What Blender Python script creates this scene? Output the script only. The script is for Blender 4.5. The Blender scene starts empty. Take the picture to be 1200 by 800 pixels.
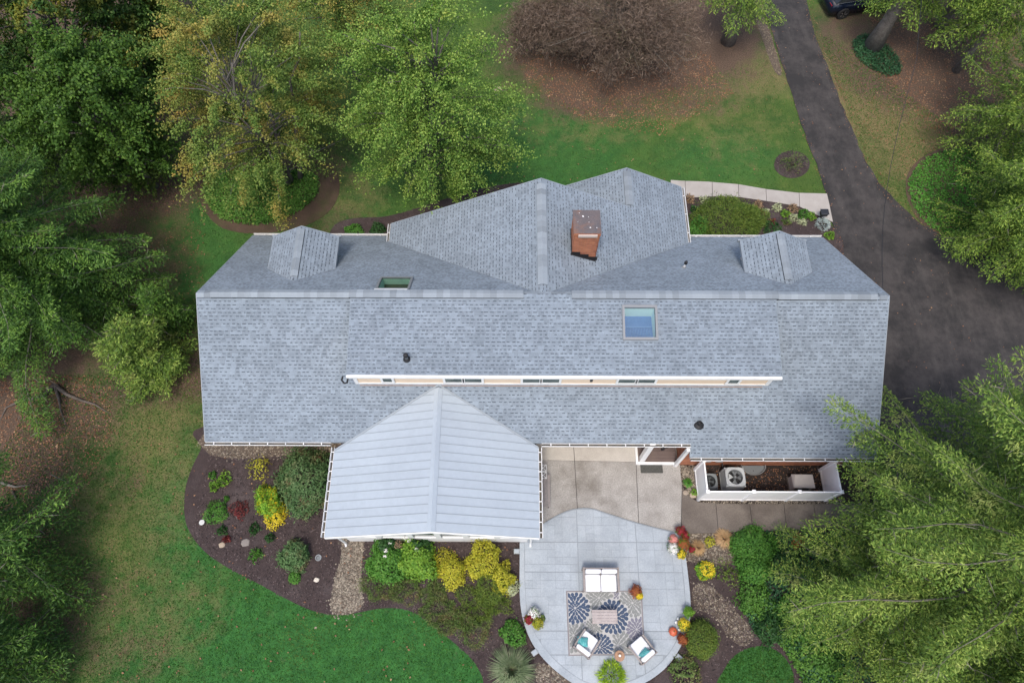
import bpy, bmesh, math, random
import numpy as np
from mathutils import Vector, Matrix
PI = math.pi
random.seed(7); rng = np.random.default_rng(7)
scn = bpy.context.scene
COL = scn.collection
# ------------------------------------------------------------ camera
TH = math.radians(24.8); CH = 28.5; FPX = 800.0; YAW = math.radians(0.25)
cam_d = bpy.data.cameras.new('camera'); cam = bpy.data.objects.new('camera', cam_d); COL.objects.link(cam)
cam_d.sensor_width = 36; cam_d.lens = FPX / 1200 * 36; cam_d.clip_end = 2000
cam.location = (0, 0, CH); cam.rotation_euler = (TH, 0, YAW)
scn.camera = cam
# ------------------------------------------------------------ sky, sun, exposure
SUN_EL, SUN_AZ = 66, 195          # degrees; azimuth clockwise from north
w = bpy.data.worlds.new('World'); scn.world = w; w.use_nodes = True
nt = w.node_tree; bg = nt.nodes['Background']
sk = nt.nodes.new('ShaderNodeTexSky'); sk.sky_type = 'NISHITA'; sk.sun_disc = False
sk.sun_elevation = math.radians(SUN_EL); sk.sun_rotation = math.radians(SUN_AZ)
sk.air_density = 1.0; sk.dust_density = 3.6; sk.ozone_density = 1.0
nt.links.new(sk.outputs[0], bg.inputs[0]); bg.inputs[1].default_value = 0.135
sd = bpy.data.lights.new('sun', 'SUN'); sd.energy = 1.15; sd.angle = math.radians(11); sd.color = (1, .95, .87)
so = bpy.data.objects.new('sun', sd); COL.objects.link(so)
a = math.radians(SUN_AZ); e = math.radians(SUN_EL)
so.rotation_euler = Vector((math.sin(a)*math.cos(e), math.cos(a)*math.cos(e), math.sin(e))).to_track_quat('Z', 'Y').to_euler()
vs = scn.view_settings; vs.view_transform = 'Standard'; vs.look = 'None'; vs.exposure = 0.86; vs.gamma = 1; vs.use_curve_mapping = False

# ------------------------------------------------------------ measuring: a pixel of the 1200x800 photograph to a point at height z
CY, SY = math.cos(YAW), math.sin(YAW)
def at(u, v, z=0.0):
    A_ = u-600; B_ = v-400
    d = (A_, FPX*math.sin(TH)-B_*math.cos(TH), -FPX*math.cos(TH)-B_*math.sin(TH))
    t = (z-CH)/d[2]; x, y = d[0]*t, d[1]*t
    return Vector((x*CY-y*SY, x*SY+y*CY, z))
def scale_at(u, v, z=0.0):
    return 10.0/max(1e-6, (at(u+5, v, z)-at(u-5, v, z)).length)   # px per metre
def pxof(X, Y):
    x = X*CY+Y*SY; y = -X*SY+Y*CY
    k = y*math.sin(TH)+CH*math.cos(TH); q = y*math.cos(TH)-CH*math.sin(TH)
    return 600+FPX*x/k, 400-FPX*q/k

# ------------------------------------------------------------ materials
def _n(nt, t, **k):
    n = nt.nodes.new(t)
    for a_, v_ in k.items(): setattr(n, a_, v_)
    return n
def _noise(nt, co, scale, detail=4, rough=.6):
    n = _n(nt, 'ShaderNodeTexNoise'); n.inputs['Scale'].default_value = scale
    n.inputs['Detail'].default_value = detail; n.inputs['Roughness'].default_value = rough
    nt.links.new(co, n.inputs['Vector']); return n.outputs['Fac']
def _ramp(nt, f, pts):
    r = _n(nt, 'ShaderNodeValToRGB'); el = r.color_ramp.elements
    while len(el) < len(pts): el.new(.5)
    for i, (p, c) in enumerate(pts):
        el[i].position = p; el[i].color = (*c, 1) if len(c) == 3 else c
    nt.links.new(f, r.inputs[0]); return r.outputs[0]
def _mix(nt, f, a_, b_, mode='MIX'):
    m = _n(nt, 'ShaderNodeMix', data_type='RGBA', blend_type=mode)
    if isinstance(f, (int, float)): m.inputs[0].default_value = f
    else: nt.links.new(f, m.inputs[0])
    for s, v_ in ((6, a_), (7, b_)):
        if isinstance(v_, tuple): m.inputs[s].default_value = (*v_[:3], 1)
        else: nt.links.new(v_, m.inputs[s])
    return m.outputs[2]
def _map(nt, f, lo, hi, a0=0., a1=1.):
    m = _n(nt, 'ShaderNodeMapRange'); nt.links.new(f, m.inputs[0])
    for i, v_ in zip((1, 2, 3, 4), (lo, hi, a0, a1)): m.inputs[i].default_value = v_
    return m.outputs[0]
def start(name, rough=.8, metal=0):
    m = bpy.data.materials.new(name); m.use_nodes = True; nt = m.node_tree
    b = nt.nodes['Principled BSDF']; b.inputs['Roughness'].default_value = rough; b.inputs['Metallic'].default_value = metal
    tc = _n(nt, 'ShaderNodeTexCoord'); return m, nt, b, tc.outputs['Object']
def bump(nt, b, f, s, d=.02):
    bm_ = _n(nt, 'ShaderNodeBump'); bm_.inputs['Strength'].default_value = s; bm_.inputs['Distance'].default_value = d
    nt.links.new(f, bm_.inputs['Height']); nt.links.new(bm_.outputs[0], b.inputs['Normal'])
def MAT(name, c1, c2=None, scale=3, rough=.8, metal=0, fine=30, fineamt=.25, isl=0, obj=0, bmp=0, bd=.01, spec=None, c3=None):
    """base colour c1..c2 by soft noise, fine grain on top, variation per piece"""
    m, nt, b, co = start(name, rough, metal)
    c2 = c2 or c1
    f = _noise(nt, co, scale)
    c = _mix(nt, _map(nt, f, .35, .65), c1, c2)
    if c3: c = _mix(nt, _map(nt, _noise(nt, co, scale*.37, 5, .65), .5, .68), c, c3)
    g = _noise(nt, co, fine, 3, .7)
    c = _mix(nt, 1.0, c, _ramp(nt, g, [(.3, (1-fineamt,)*3), (.7, (1+fineamt if fineamt < 0 else 1.0,)*3)]), 'MULTIPLY')
    if isl:
        ge = _n(nt, 'ShaderNodeNewGeometry')
        c = _mix(nt, 1.0, c, _ramp(nt, ge.outputs['Random Per Island'], [(0, (1-isl,)*3), (1, (1,)*3)]), 'MULTIPLY')
    if obj:
        oi = _n(nt, 'ShaderNodeObjectInfo')
        c = _mix(nt, 1.0, c, _ramp(nt, oi.outputs['Random'], [(0, (1-obj,)*3), (1, (1,)*3)]), 'MULTIPLY')
    nt.links.new(c, b.inputs['Base Color'])
    if spec is not None: b.inputs['Specular IOR Level'].default_value = spec
    if bmp: bump(nt, b, g, bmp, bd)
    return m
def LEAF(name, cols, clump=1.2, accent=None, acc=(.55, .7), accscale=.5, rough=.6, trans=.25, accisl=.5, rnd=.45):
    """leaves: each leaf its own shade from cols, clumps lean to one end, accent colour in patches"""
    m, nt, b, co = start(name, rough)
    ge = _n(nt, 'ShaderNodeNewGeometry'); r = ge.outputs['Random Per Island']
    f = _noise(nt, co, clump, 2)
    ad = _n(nt, 'ShaderNodeMath', operation='ADD'); nt.links.new(_map(nt, f, .3, .7, 0, 1-rnd), ad.inputs[0]); nt.links.new(_map(nt, r, 0, 1, 0, rnd), ad.inputs[1])
    c = _ramp(nt, ad.outputs[0], [(i/(len(cols)-1), cc) for i, cc in enumerate(cols)])
    if accent:
        g = _map(nt, _noise(nt, co, accscale, 3), acc[0], acc[1])
        w2 = _n(nt, 'ShaderNodeTexWhiteNoise', noise_dimensions='1D'); nt.links.new(r, w2.inputs['W'])
        mu = _n(nt, 'ShaderNodeMath', operation='MULTIPLY'); nt.links.new(g, mu.inputs[0]); nt.links.new(_map(nt, w2.outputs[0], accisl, 1), mu.inputs[1])
        c = _mix(nt, mu.outputs[0], c, accent)
    nt.links.new(c, b.inputs['Base Color']); b.inputs['Specular IOR Level'].default_value = .3
    t = _n(nt, 'ShaderNodeBsdfTranslucent'); nt.links.new(c, t.inputs[0])
    mx = _n(nt, 'ShaderNodeMixShader'); mx.inputs[0].default_value = trans
    nt.links.new(b.outputs[0], mx.inputs[1]); nt.links.new(t.outputs[0], mx.inputs[2])
    nt.links.new(mx.outputs[0], nt.nodes['Material Output'].inputs[0])
    return m

mt = {}
mt['shingle'] = MAT('shingle_granules', (.29, .345, .40), (.245, .292, .34), scale=.7, rough=.95, fine=45, fineamt=.34, isl=.24, bmp=.3, bd=.004, c3=(.30, .352, .405))
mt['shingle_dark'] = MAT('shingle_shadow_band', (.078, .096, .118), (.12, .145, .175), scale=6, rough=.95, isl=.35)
mt['shingle_base'] = MAT('shingle_underlay', (.26, .305, .345), (.22, .26, .295), scale=2, rough=.95, fine=60)
mt['cap'] = MAT('cap_granules', (.31, .355, .395), (.28, .32, .355), scale=2, rough=.95, fine=60, fineamt=.2, obj=.30, bmp=.3, bd=.004)
mt['metalroof'] = MAT('painted_steel_roof', (.375, .425, .475), (.395, .448, .495), scale=.5, rough=.42, metal=.0, fine=5, fineamt=.07, obj=.05, c3=(.35, .395, .44))
mt['seam'] = MAT('painted_steel_seam', (.27, .305, .335), rough=.45, fineamt=.05)
mt['white'] = MAT('white_paint', (.80, .80, .79), (.76, .76, .75), scale=2, rough=.5, fineamt=.05)
mt['vinyl'] = MAT('white_vinyl', (.90, .90, .90), (.87, .87, .87), scale=1.5, rough=.4, fineamt=.04, c3=(.84, .84, .82))
mt['siding'] = MAT('peach_siding', (.70, .56, .42), (.66, .52, .39), scale=3, rough=.7, fineamt=.08)
mt['gutterdark'] = MAT('gutter_inside_dark', (.05, .048, .045), (.11, .09, .06), scale=6, rough=.9)
mt['brick'] = MAT('red_brick', (.50, .20, .10), (.40, .15, .085), scale=5, rough=.9, isl=.3, fine=60)
mt['mortar'] = MAT('mortar', (.30, .22, .18), rough=.95)
mt['flash_capshade'] = MAT('black_flashing_and_cap_shade', (.012, .012, .014), rough=.6)
mt['glassdark'] = MAT('window_glass', (.045, .065, .06), (.09, .12, .11), scale=2, rough=.08, fineamt=.05)
mt['dark'] = MAT('black_plastic', (.02, .02, .022), rough=.5)
mt['frame'] = MAT('skylight_frame', (.22, .23, .24), rough=.4, fineamt=.1)
mt['concrete'] = MAT('weathered_concrete', (.44, .42, .39), (.33, .31, .285), scale=1.3, rough=.9, fine=20, fineamt=.42, c3=(.22, .20, .175), bmp=.2, bd=.004, obj=.10)
mt['concrete2'] = MAT('stained_concrete', (.20, .17, .145), (.15, .125, .105), scale=1.3, rough=.9, fine=26, fineamt=.35, c3=(.10, .082, .07), bmp=.2, bd=.004, obj=.15)
mt['concrete3'] = MAT('pale_walk_concrete', (.42, .39, .36), (.36, .33, .30), scale=1.5, rough=.9, fine=30, fineamt=.16, bmp=.2, bd=.004, obj=.07)
mt['concrete_light'] = MAT('sheltered_concrete', (.52, .49, .44), (.45, .42, .38), scale=1.3, rough=.9, fine=20, fineamt=.2, c3=(.38, .35, .31), bmp=.2, bd=.004)
mt['bedsoil'] = MAT('dark_bed_soil', (.04, .028, .022), (.028, .02, .016), scale=3, rough=.98, fine=40, fineamt=.5)
mt['joint'] = MAT('joint_soil', (.05, .045, .045), (.09, .08, .075), rough=.95)
mt['stamp'] = MAT('stamped_concrete', (.385, .43, .47), (.325, .365, .40), scale=1.3, rough=.75, fine=22, fineamt=.2, obj=.10, c3=(.43, .47, .505), bmp=.25, bd=.004)
mt['stampjoint'] = MAT('stamped_joint', (.27, .30, .325), rough=.9)
mt['wood'] = MAT('weathered_teak', (.46, .40, .38), (.37, .32, .30), scale=4, rough=.7, fine=30, fineamt=.2, obj=.12)
mt['wicker'] = MAT('grey_frame', (.32, .28, .26), (.26, .23, .22), scale=8, rough=.7, fineamt=.25)
mt['cushion'] = MAT('white_cushion', (.74, .74, .75), (.68, .68, .70), scale=5, rough=.9, fineamt=.06)
mt['teal'] = MAT('teal_cushion', (.05, .36, .36), (.20, .55, .54), scale=16, rough=.8, fineamt=.2)
mt['terra'] = MAT('terracotta', (.42, .14, .08), (.34, .11, .07), scale=8, rough=.8)
mt['stonep'] = MAT('boulder_stone', (.48, .38, .28), (.36, .30, .24), scale=5, rough=.9, fineamt=.3, obj=.25)
mt['bark'] = MAT('grey_bark', (.24, .215, .19), (.15, .13, .115), scale=5, rough=.95, fine=18, fineamt=.45, bmp=.6, bd=.03)
mt['twig'] = MAT('pale_twig_bark', (.24, .215, .18), (.13, .115, .09), scale=3, rough=.95)
mt['brownbark'] = MAT('brown_bark', (.12, .09, .07), (.08, .06, .045), scale=4, rough=.95)
mt['deck'] = MAT('brown_deck_board', (.165, .12, .105), (.14, .10, .09), scale=2, rough=.7, fineamt=.2, obj=.12)
mt['mat'] = MAT('rubber_doormat', (.06, .06, .055), (.09, .09, .08), scale=30, rough=.95)
mt['metal'] = MAT('grey_metal', (.33, .35, .36), (.28, .30, .31), scale=3, rough=.4, metal=.3)
mt['acpaint'] = MAT('cooling_unit_paint', (.44, .47, .48), (.38, .40, .41), scale=4, rough=.5, fineamt=.1)
mt['acgrey'] = MAT('cooling_unit_grey', (.16, .18, .19), rough=.5, fineamt=.1)
mt['box'] = MAT('taupe_cabinet', (.44, .41, .39), (.40, .37, .35), scale=3, rough=.5, fineamt=.08)
mt['shaft'] = MAT('skylight_shaft', (.66, .80, .78), rough=.7, fineamt=.05)
mt['shaftg'] = MAT('skylight_shaft_green', (.42, .62, .52), rough=.7, fineamt=.05)
mt['blue'] = MAT('blue_blind', (.10, .20, .42), (.085, .17, .37), scale=3, rough=.5, fineamt=.05)
mt['carpaint'] = MAT('dark_blue_car_paint', (.006, .01, .022), rough=.12, fineamt=.05)
mt['chrome'] = MAT('bright_alloy', (.6, .6, .62), rough=.25, metal=.9, fineamt=.05)
mt['rubber'] = MAT('tyre_rubber', (.015, .015, .015), rough=.85)
mt['dirt'] = MAT('bare_dirt', (.12, .075, .052), (.085, .06, .035), scale=1.5, rough=.98, fine=30, fineamt=.5, c3=(.075, .085, .025))
mt['mulch'] = MAT('brown_mulch', (.075, .052, .05), (.055, .037, .036), scale=2, rough=.98, fine=40, fineamt=.6, bmp=.8, bd=.03, c3=(.105, .08, .078))
mt['chip'] = MAT('mulch_chip', (.20, .155, .15), (.09, .062, .06), scale=3, rough=.95, isl=.85)
mt['peb'] = MAT('river_pebble', (.46, .40, .31), (.26, .21, .16), scale=9, rough=.8, isl=.75)
mt['pebbase'] = MAT('pebble_grit', (.16, .12, .09), (.10, .075, .055), scale=9, rough=.95, fine=40, fineamt=.5)
mt['mum_yellow'] = LEAF('yellow_petal', [(.62, .48, .02), (.80, .66, .05)])
mt['mum_white'] = LEAF('white_petal', [(.75, .74, .70), (.85, .84, .82)], trans=.1)
mt['mum_red'] = LEAF('red_petal', [(.22, .015, .025), (.36, .04, .05)])
mt['mum_pink'] = LEAF('pink_petal', [(.65, .22, .20), (.75, .38, .34)])
mt['mum_orange'] = LEAF('rust_orange_petal', [(.30, .08, .03), (.44, .16, .05)])
mt['pumpkin'] = MAT('pumpkin_rind', (.55, .12, .05), (.48, .09, .04), scale=6, rough=.5)
mt['g_broad'] = LEAF('broad_green_leaf', [(.035, .09, .012), (.13, .25, .035), (.35, .47, .10)], clump=1.3, accent=(.38, .42, .08), acc=(.5, .75), trans=.2, rnd=.75)
mt['g_orange'] = LEAF('turning_leaf', [(.045, .11, .016), (.14, .225, .04), (.30, .36, .08)], clump=1.0, accent=(.62, .30, .08), acc=(.48, .85), accscale=.5, accisl=-1.6, trans=.22, rnd=.65)
mt['g_darkb'] = LEAF('dark_forest_leaf', [(.018, .055, .008), (.06, .135, .016), (.15, .26, .04)], clump=1.4, rnd=.65)
mt['g_darkb2'] = LEAF('dark_forest_leaf_yellowed', [(.02, .06, .012), (.05, .12, .02), (.12, .18, .03)], clump=1.4, accent=(.40, .30, .03), acc=(.5, .75), accscale=.8, accisl=-.8, rnd=.55)
mt['g_spruce'] = LEAF('spruce_needle', [(.012, .038, .007), (.05, .125, .016), (.18, .31, .045)], clump=1.0, trans=.06, rnd=.6)
mt['g_hem'] = LEAF('hemlock_needle', [(.028, .065, .010), (.11, .20, .025), (.33, .43, .07)], clump=1.2, trans=.1, rnd=.75)
mt['g_hem2'] = LEAF('light_hemlock_needle', [(.022, .058, .010), (.11, .20, .026), (.35, .44, .09)], clump=1.0, trans=.08, accent=(.46, .45, .16), acc=(.56, .85), accscale=1.2, accisl=-.9, rnd=.65)
mt['g_lime'] = LEAF('lime_leaf', [(.06, .17, .02), (.16, .32, .035), (.27, .42, .05)], clump=3)
mt['g_bright'] = LEAF('bright_green_leaf', [(.03, .12, .015), (.08, .22, .03), (.15, .32, .05)], clump=2.5)
mt['g_dark'] = LEAF('deep_green_leaf', [(.014, .05, .014), (.03, .095, .022), (.06, .15, .035)], clump=2)
mt['g_gold'] = LEAF('golden_leaf', [(.20, .27, .02), (.44, .42, .035), (.62, .56, .06)], clump=3)
mt['g_ygold'] = LEAF('green_gold_leaf', [(.07, .24, .02), (.18, .38, .03), (.38, .44, .03)], clump=3, accent=(.72, .48, .01), acc=(.45, .55), accscale=1.4)
mt['g_var'] = LEAF('variegated_leaf', [(.045, .11, .035), (.09, .18, .06), (.20, .27, .12)], clump=2.5, accent=(.24, .10, .07), acc=(.5, .72), accscale=1.5, accisl=0)
mt['g_box'] = LEAF('boxwood_leaf', [(.05, .11, .016), (.12, .19, .03), (.23, .29, .05)], clump=3)
mt['g_heath'] = LEAF('heather_leaf', [(.06, .12, .028), (.13, .20, .05), (.25, .31, .10)], clump=2, accent=(.22, .11, .075), acc=(.48, .62), accscale=1.6, accisl=.2)
mt['g_ivy'] = LEAF('ivy_leaf', [(.035, .13, .018), (.08, .24, .032), (.16, .38, .055)], clump=1.2, accent=(.62, .66, .03), acc=(.60, .72), accscale=.45)
mt['g_cover'] = LEAF('groundcover_leaf', [(.035, .11, .014), (.085, .21, .03), (.17, .33, .06)], clump=1.2)
mt['g_pach'] = LEAF('dark_groundcover_leaf', [(.012, .05, .022), (.03, .10, .04), (.06, .16, .06)], clump=1.0)
mt['g_red'] = LEAF('crimson_leaf', [(.07, .012, .018), (.17, .03, .03), (.24, .06, .04)], clump=4)
mt['g_silver'] = LEAF('silver_leaf', [(.38, .46, .44), (.58, .66, .64)], clump=4)
mt['g_cream'] = LEAF('cream_leaf', [(.34, .40, .20), (.60, .62, .42)], clump=4)
mt['g_salmon'] = LEAF('salmon_leaf', [(.26, .18, .10), (.42, .29, .19)], clump=4)
mt['g_tan'] = LEAF('straw_blade', [(.34, .20, .09), (.55, .38, .20)], clump=4)
mt['g_fount'] = LEAF('fountain_grass_blade', [(.08, .12, .05), (.18, .24, .12), (.34, .34, .22)], clump=3)
mt['g_dead'] = LEAF('bare_twig', [(.05, .034, .025), (.14, .098, .072), (.27, .205, .155)], clump=.8, trans=.03, accent=(.10, .105, .04), acc=(.5, .7), rnd=.6)
mt['fallen'] = LEAF('fallen_leaf', [(.10, .045, .025), (.22, .10, .05), (.38, .25, .14)], clump=2, trans=0)
mt['tuft'] = LEAF('grass_tuft', [(.018, .08, .010), (.045, .15, .020), (.10, .22, .04)], clump=.8, accent=(.19, .18, .05), acc=(.52, .74), accscale=.3, accisl=-.3, rnd=.7)

# asphalt: dark with worn tracks and stains
m, nt, b, co = start('driveway_asphalt', .9)
f = _noise(nt, co, .8, 8, .75); g = _noise(nt, co, 38, 3, .8)
mp = _n(nt, 'ShaderNodeMapping'); mp.inputs['Rotation'].default_value = (0, 0, .5); mp.inputs['Scale'].default_value = (.9, .3, 1); nt.links.new(co, mp.inputs[0])
s_ = _noise(nt, mp.outputs[0], 1.6, 5, .7)
c = _mix(nt, _map(nt, f, .42, .60), (.026, .024, .024), (.058, .051, .049))
c = _mix(nt, _map(nt, s_, .5, .75, 0, .65), c, (.088, .078, .073))
c = _mix(nt, 1., c, _ramp(nt, g, [(.25, (.55,)*3), (.7, (1.1,)*3)]), 'MULTIPLY')
nt.links.new(c, b.inputs['Base Color']); bump(nt, b, g, .5, .006); mt['asphalt'] = m
# lawn sheet: grass, straw-dry patches, leaf litter and bare soil, placed by the sheet's own attributes
m, nt, b, co = start('lawn', .95)
at1 = _n(nt, 'ShaderNodeAttribute', attribute_name='litter'); at2 = _n(nt, 'ShaderNodeAttribute', attribute_name='dry'); at3 = _n(nt, 'ShaderNodeAttribute', attribute_name='lush')
n1 = _noise(nt, co, .55, 6, .7); n2 = _noise(nt, co, 14, 4, .8); n3 = _noise(nt, co, 2.4, 5, .7); n4 = _noise(nt, co, 60, 2, .8); n5 = _noise(nt, co, 1.1, 9, .78)
gr = _mix(nt, _map(nt, n1, .33, .67), (.030, .08, .010), (.09, .15, .020))
gr = _mix(nt, at3.outputs['Fac'], gr, _mix(nt, _map(nt, n3, .3, .7), (.014, .085, .013), (.042, .18, .030)))
def addn(a_, b_, k, lo, hi):
    m1 = _n(nt, 'ShaderNodeMath', operation='MULTIPLY_ADD'); nt.links.new(b_, m1.inputs[0]); m1.inputs[1].default_value = k; nt.links.new(a_, m1.inputs[2])
    return _map(nt, m1.outputs[0], lo, hi)
gr = _mix(nt, addn(at2.outputs['Fac'], n5, 1.8, 1.05, 1.75), gr, _mix(nt, _map(nt, n2, .3, .7), (.15, .125, .045), (.24, .185, .085)))
gr = _mix(nt, addn(at1.outputs['Fac'], n5, 1.9, 1.15, 1.75), gr, _mix(nt, _map(nt, n2, .35, .65), (.075, .048, .032), (.155, .10, .066)))
gr = _mix(nt, 1., gr, _ramp(nt, n2, [(.3, (.62,)*3), (.7, (1.15,)*3)]), 'MULTIPLY')
gr = _mix(nt, 1., gr, _ramp(nt, n4, [(.3, (.75,)*3), (.7, (1.1,)*3)]), 'MULTIPLY')
nt.links.new(gr, b.inputs['Base Color']); bump(nt, b, n2, .8, .05); mt['lawn'] = m

# ------------------------------------------------------------ mesh helpers
def link(me, name, mats, parent=None):
    o = bpy.data.objects.new(name, me); COL.objects.link(o)
    if me is not None and not me.materials:
        for m_ in (mats if isinstance(mats, (list, tuple)) else [mats]): me.materials.append(m_)
    if parent: o.parent = parent
    return o
def tag(o, label=None, cat=None, group=None, kind=None):
    if label: o['label'] = label
    if cat: o['category'] = cat
    if group: o['group'] = group
    if kind: o['kind'] = kind
    return o
def thing(name, loc, label, cat, group=None, rz=0):
    o = bpy.data.objects.new(name, None); COL.objects.link(o); o.location = loc; o.rotation_euler = (0, 0, rz)
    o.empty_display_size = .3
    return tag(o, label, cat, group)
class MB:
    def __init__(s): s.v = []; s.f = []; s.m = []
    def add(s, vs_, fs, m_=0):
        k = len(s.v); s.v += [tuple(p) for p in vs_]; s.f += [tuple(i+k for i in f) for f in fs]; s.m += [m_]*len(fs)
    def box(s, x0, x1, y0, y1, z0, z1, m_=0, R=None, o=(0, 0, 0), taper=0):
        t = taper
        P = [(x0, y0, z0), (x1, y0, z0), (x1, y1, z0), (x0, y1, z0), (x0+t, y0+t, z1), (x1-t, y0+t, z1), (x1-t, y1-t, z1), (x0+t, y1-t, z1)]
        if R is not None: P = [R @ Vector(p)+Vector(o) for p in P]
        s.add(P, [(3, 2, 1, 0), (4, 5, 6, 7), (0, 1, 5, 4), (1, 2, 6, 5), (2, 3, 7, 6), (3, 0, 4, 7)], m_)
    def rbox(s, x0, x1, y0, y1, z0, z1, r, m_=0, R=None, o=(0, 0, 0), seg=3):
        """box with rounded plan corners and softened top edge"""
        pts = []
        for cx, cy, a0 in ((x1-r, y1-r, 0), (x0+r, y1-r, 90), (x0+r, y0+r, 180), (x1-r, y0+r, 270)):
            for k in range(seg+1):
                a_ = math.radians(a0+90*k/seg); pts.append((cx+r*math.cos(a_), cy+r*math.sin(a_), math.cos(a_), math.sin(a_)))
        n = len(pts); V = []
        rr = min(r*.6, (z1-z0)*.45)
        for z, ins in ((z0, rr*.5), (z0+rr*.5, 0), (z1-rr, 0), (z1-rr*.3, rr*.35), (z1, rr)):
            V += [(p[0]-p[2]*ins, p[1]-p[3]*ins, z) for p in pts]
        F = [tuple(range(n-1, -1, -1)), tuple(range(4*n, 5*n))]
        for l in range(4):
            for i in range(n): F.append((l*n+i, l*n+(i+1) % n, (l+1)*n+(i+1) % n, (l+1)*n+i))
        if R is not None: V = [R @ Vector(p)+Vector(o) for p in V]
        s.add(V, F, m_)
    def prism(s, pts, z0, z1, m_=0):
        n = len(pts)
        ar = sum(pts[i][0]*pts[(i+1) % n][1]-pts[(i+1) % n][0]*pts[i][1] for i in range(n))
        if ar < 0: pts = pts[::-1]
        V = [(p[0], p[1], z0) for p in pts]+[(p[0], p[1], z1) for p in pts]
        F = [tuple(range(n, 2*n)), tuple(range(n-1, -1, -1))]+[(i, (i+1) % n, n+(i+1) % n, n+i) for i in range(n)]
        s.add(V, F, m_)
    def slope(s, pts, zf, t, m_=0, dz=0):
        """a sloping slab: plan outline pts, height function zf, thickness t"""
        n = len(pts)
        ar = sum(pts[i][0]*pts[(i+1) % n][1]-pts[(i+1) % n][0]*pts[i][1] for i in range(n))
        if ar < 0: pts = pts[::-1]
        V = [(p[0], p[1], zf(*p)-t+dz) for p in pts]+[(p[0], p[1], zf(*p)+dz) for p in pts]
        F = [tuple(range(n, 2*n)), tuple(range(n-1, -1, -1))]+[(i, (i+1) % n, n+(i+1) % n, n+i) for i in range(n)]
        s.add(V, F, m_)
    def tube(s, P, Rr, n=6, m_=0, cap=True):
        P = [Vector(p) for p in P]; k = len(P)
        if not isinstance(Rr, (list, tuple)): Rr = [Rr]*k
        V = []
        for i, p in enumerate(P):
            d = (P[min(i+1, k-1)]-P[max(i-1, 0)])
            d = d.normalized() if d.length > 1e-9 else Vector((0, 0, 1))
            a_ = d.cross(Vector((0, 0, 1)) if abs(d.z) < .9 else Vector((1, 0, 0))).normalized(); b_ = d.cross(a_)
            for j in range(n):
                t = 2*PI*j/n; V.append(p+(a_*math.cos(t)+b_*math.sin(t))*Rr[i])
        F = [(i*n+j, i*n+(j+1) % n, (i+1)*n+(j+1) % n, (i+1)*n+j) for i in range(k-1) for j in range(n)]
        if cap: F += [tuple(range(n-1, -1, -1)), tuple(range((k-1)*n, k*n))]
        s.add(V, F, m_)
    def lathe(s, prof, n=16, c=(0, 0, 0), m_=0, sq=1.0):
        V = []; k = len(prof)
        for r, z in prof:
            for j in range(n): t = 2*PI*j/n; V.append((c[0]+r*math.cos(t), c[1]+r*math.sin(t)*sq, c[2]+z))
        F = [(i*n+j, i*n+(j+1) % n, (i+1)*n+(j+1) % n, (i+1)*n+j) for i in range(k-1) for j in range(n)]
        F += [tuple(range(n-1, -1, -1)), tuple(range((k-1)*n, k*n))]
        s.add(V, F, m_)
    def mesh(s, name, mats, smooth=False, off=(0, 0, 0)):
        me = bpy.data.meshes.new(name)
        V = [(p[0]-off[0], p[1]-off[1], p[2]-off[2]) for p in s.v]
        me.from_pydata(V, [], s.f); me.materials.clear()
        for m_ in (mats if isinstance(mats, (list, tuple)) else [mats]): me.materials.append(m_)
        me.polygons.foreach_set('material_index', s.m)
        if smooth: me.polygons.foreach_set('use_smooth', [True]*len(me.polygons))
        me.update(); return me
    def build(s, name, mats, parent=None, smooth=False, world=True, kind=None, label=None):
        """vertices given in world space when world is True: they are moved into the parent's frame"""
        off = (0, 0, 0)
        if parent is not None and world:
            p = parent; o_ = Vector((0, 0, 0))
            while p is not None: o_ += Vector(p.location); p = p.parent
            off = o_
        o = link(s.mesh(name, mats, smooth, off), name, mats, parent)
        if kind: o['kind'] = kind
        if label: o['label'] = label
        return o
def quads(name, C, D, S, L, W, mat, parent=None, loc=None, kind=None, fold=.15, base=0.0):
    """many leaf-shaped faces from arrays: root C, direction D, side S, length L, width W"""
    n = len(C); D = D/np.linalg.norm(D, axis=1, keepdims=True).clip(1e-6)
    S = S-(S*D).sum(1, keepdims=True)*D; S = S/np.linalg.norm(S, axis=1, keepdims=True).clip(1e-6)
    N = np.cross(D, S); L = np.broadcast_to(L, (n,))[:, None]; W = np.broadcast_to(W, (n,))[:, None]
    V = np.empty((n, 4, 3)); V[:, 0] = C-D*L*base; V[:, 1] = C+D*L*.5+S*W*.5+N*L*fold; V[:, 2] = C+D*L*(1-base*.5); V[:, 3] = C+D*L*.5-S*W*.5+N*L*fold
    return rawquads(name, V, mat, parent, loc, kind)
def rawquads(name, V, mat, parent=None, loc=None, kind=None):
    n = len(V)
    me = bpy.data.meshes.new(name); me.vertices.add(4*n); me.vertices.foreach_set('co', V.reshape(-1).astype(np.float32))
    me.loops.add(4*n); me.loops.foreach_set('vertex_index', np.arange(4*n, dtype=np.int32))
    me.polygons.add(n); me.polygons.foreach_set('loop_start', np.arange(0, 4*n, 4, dtype=np.int32))
    me.polygons.foreach_set('loop_total', np.full(n, 4, dtype=np.int32)); me.materials.append(mat)
    me.update(calc_edges=True)
    o = link(me, name, mat, parent)
    if loc is not None: o.location = loc
    if kind: o['kind'] = kind
    return o
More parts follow.
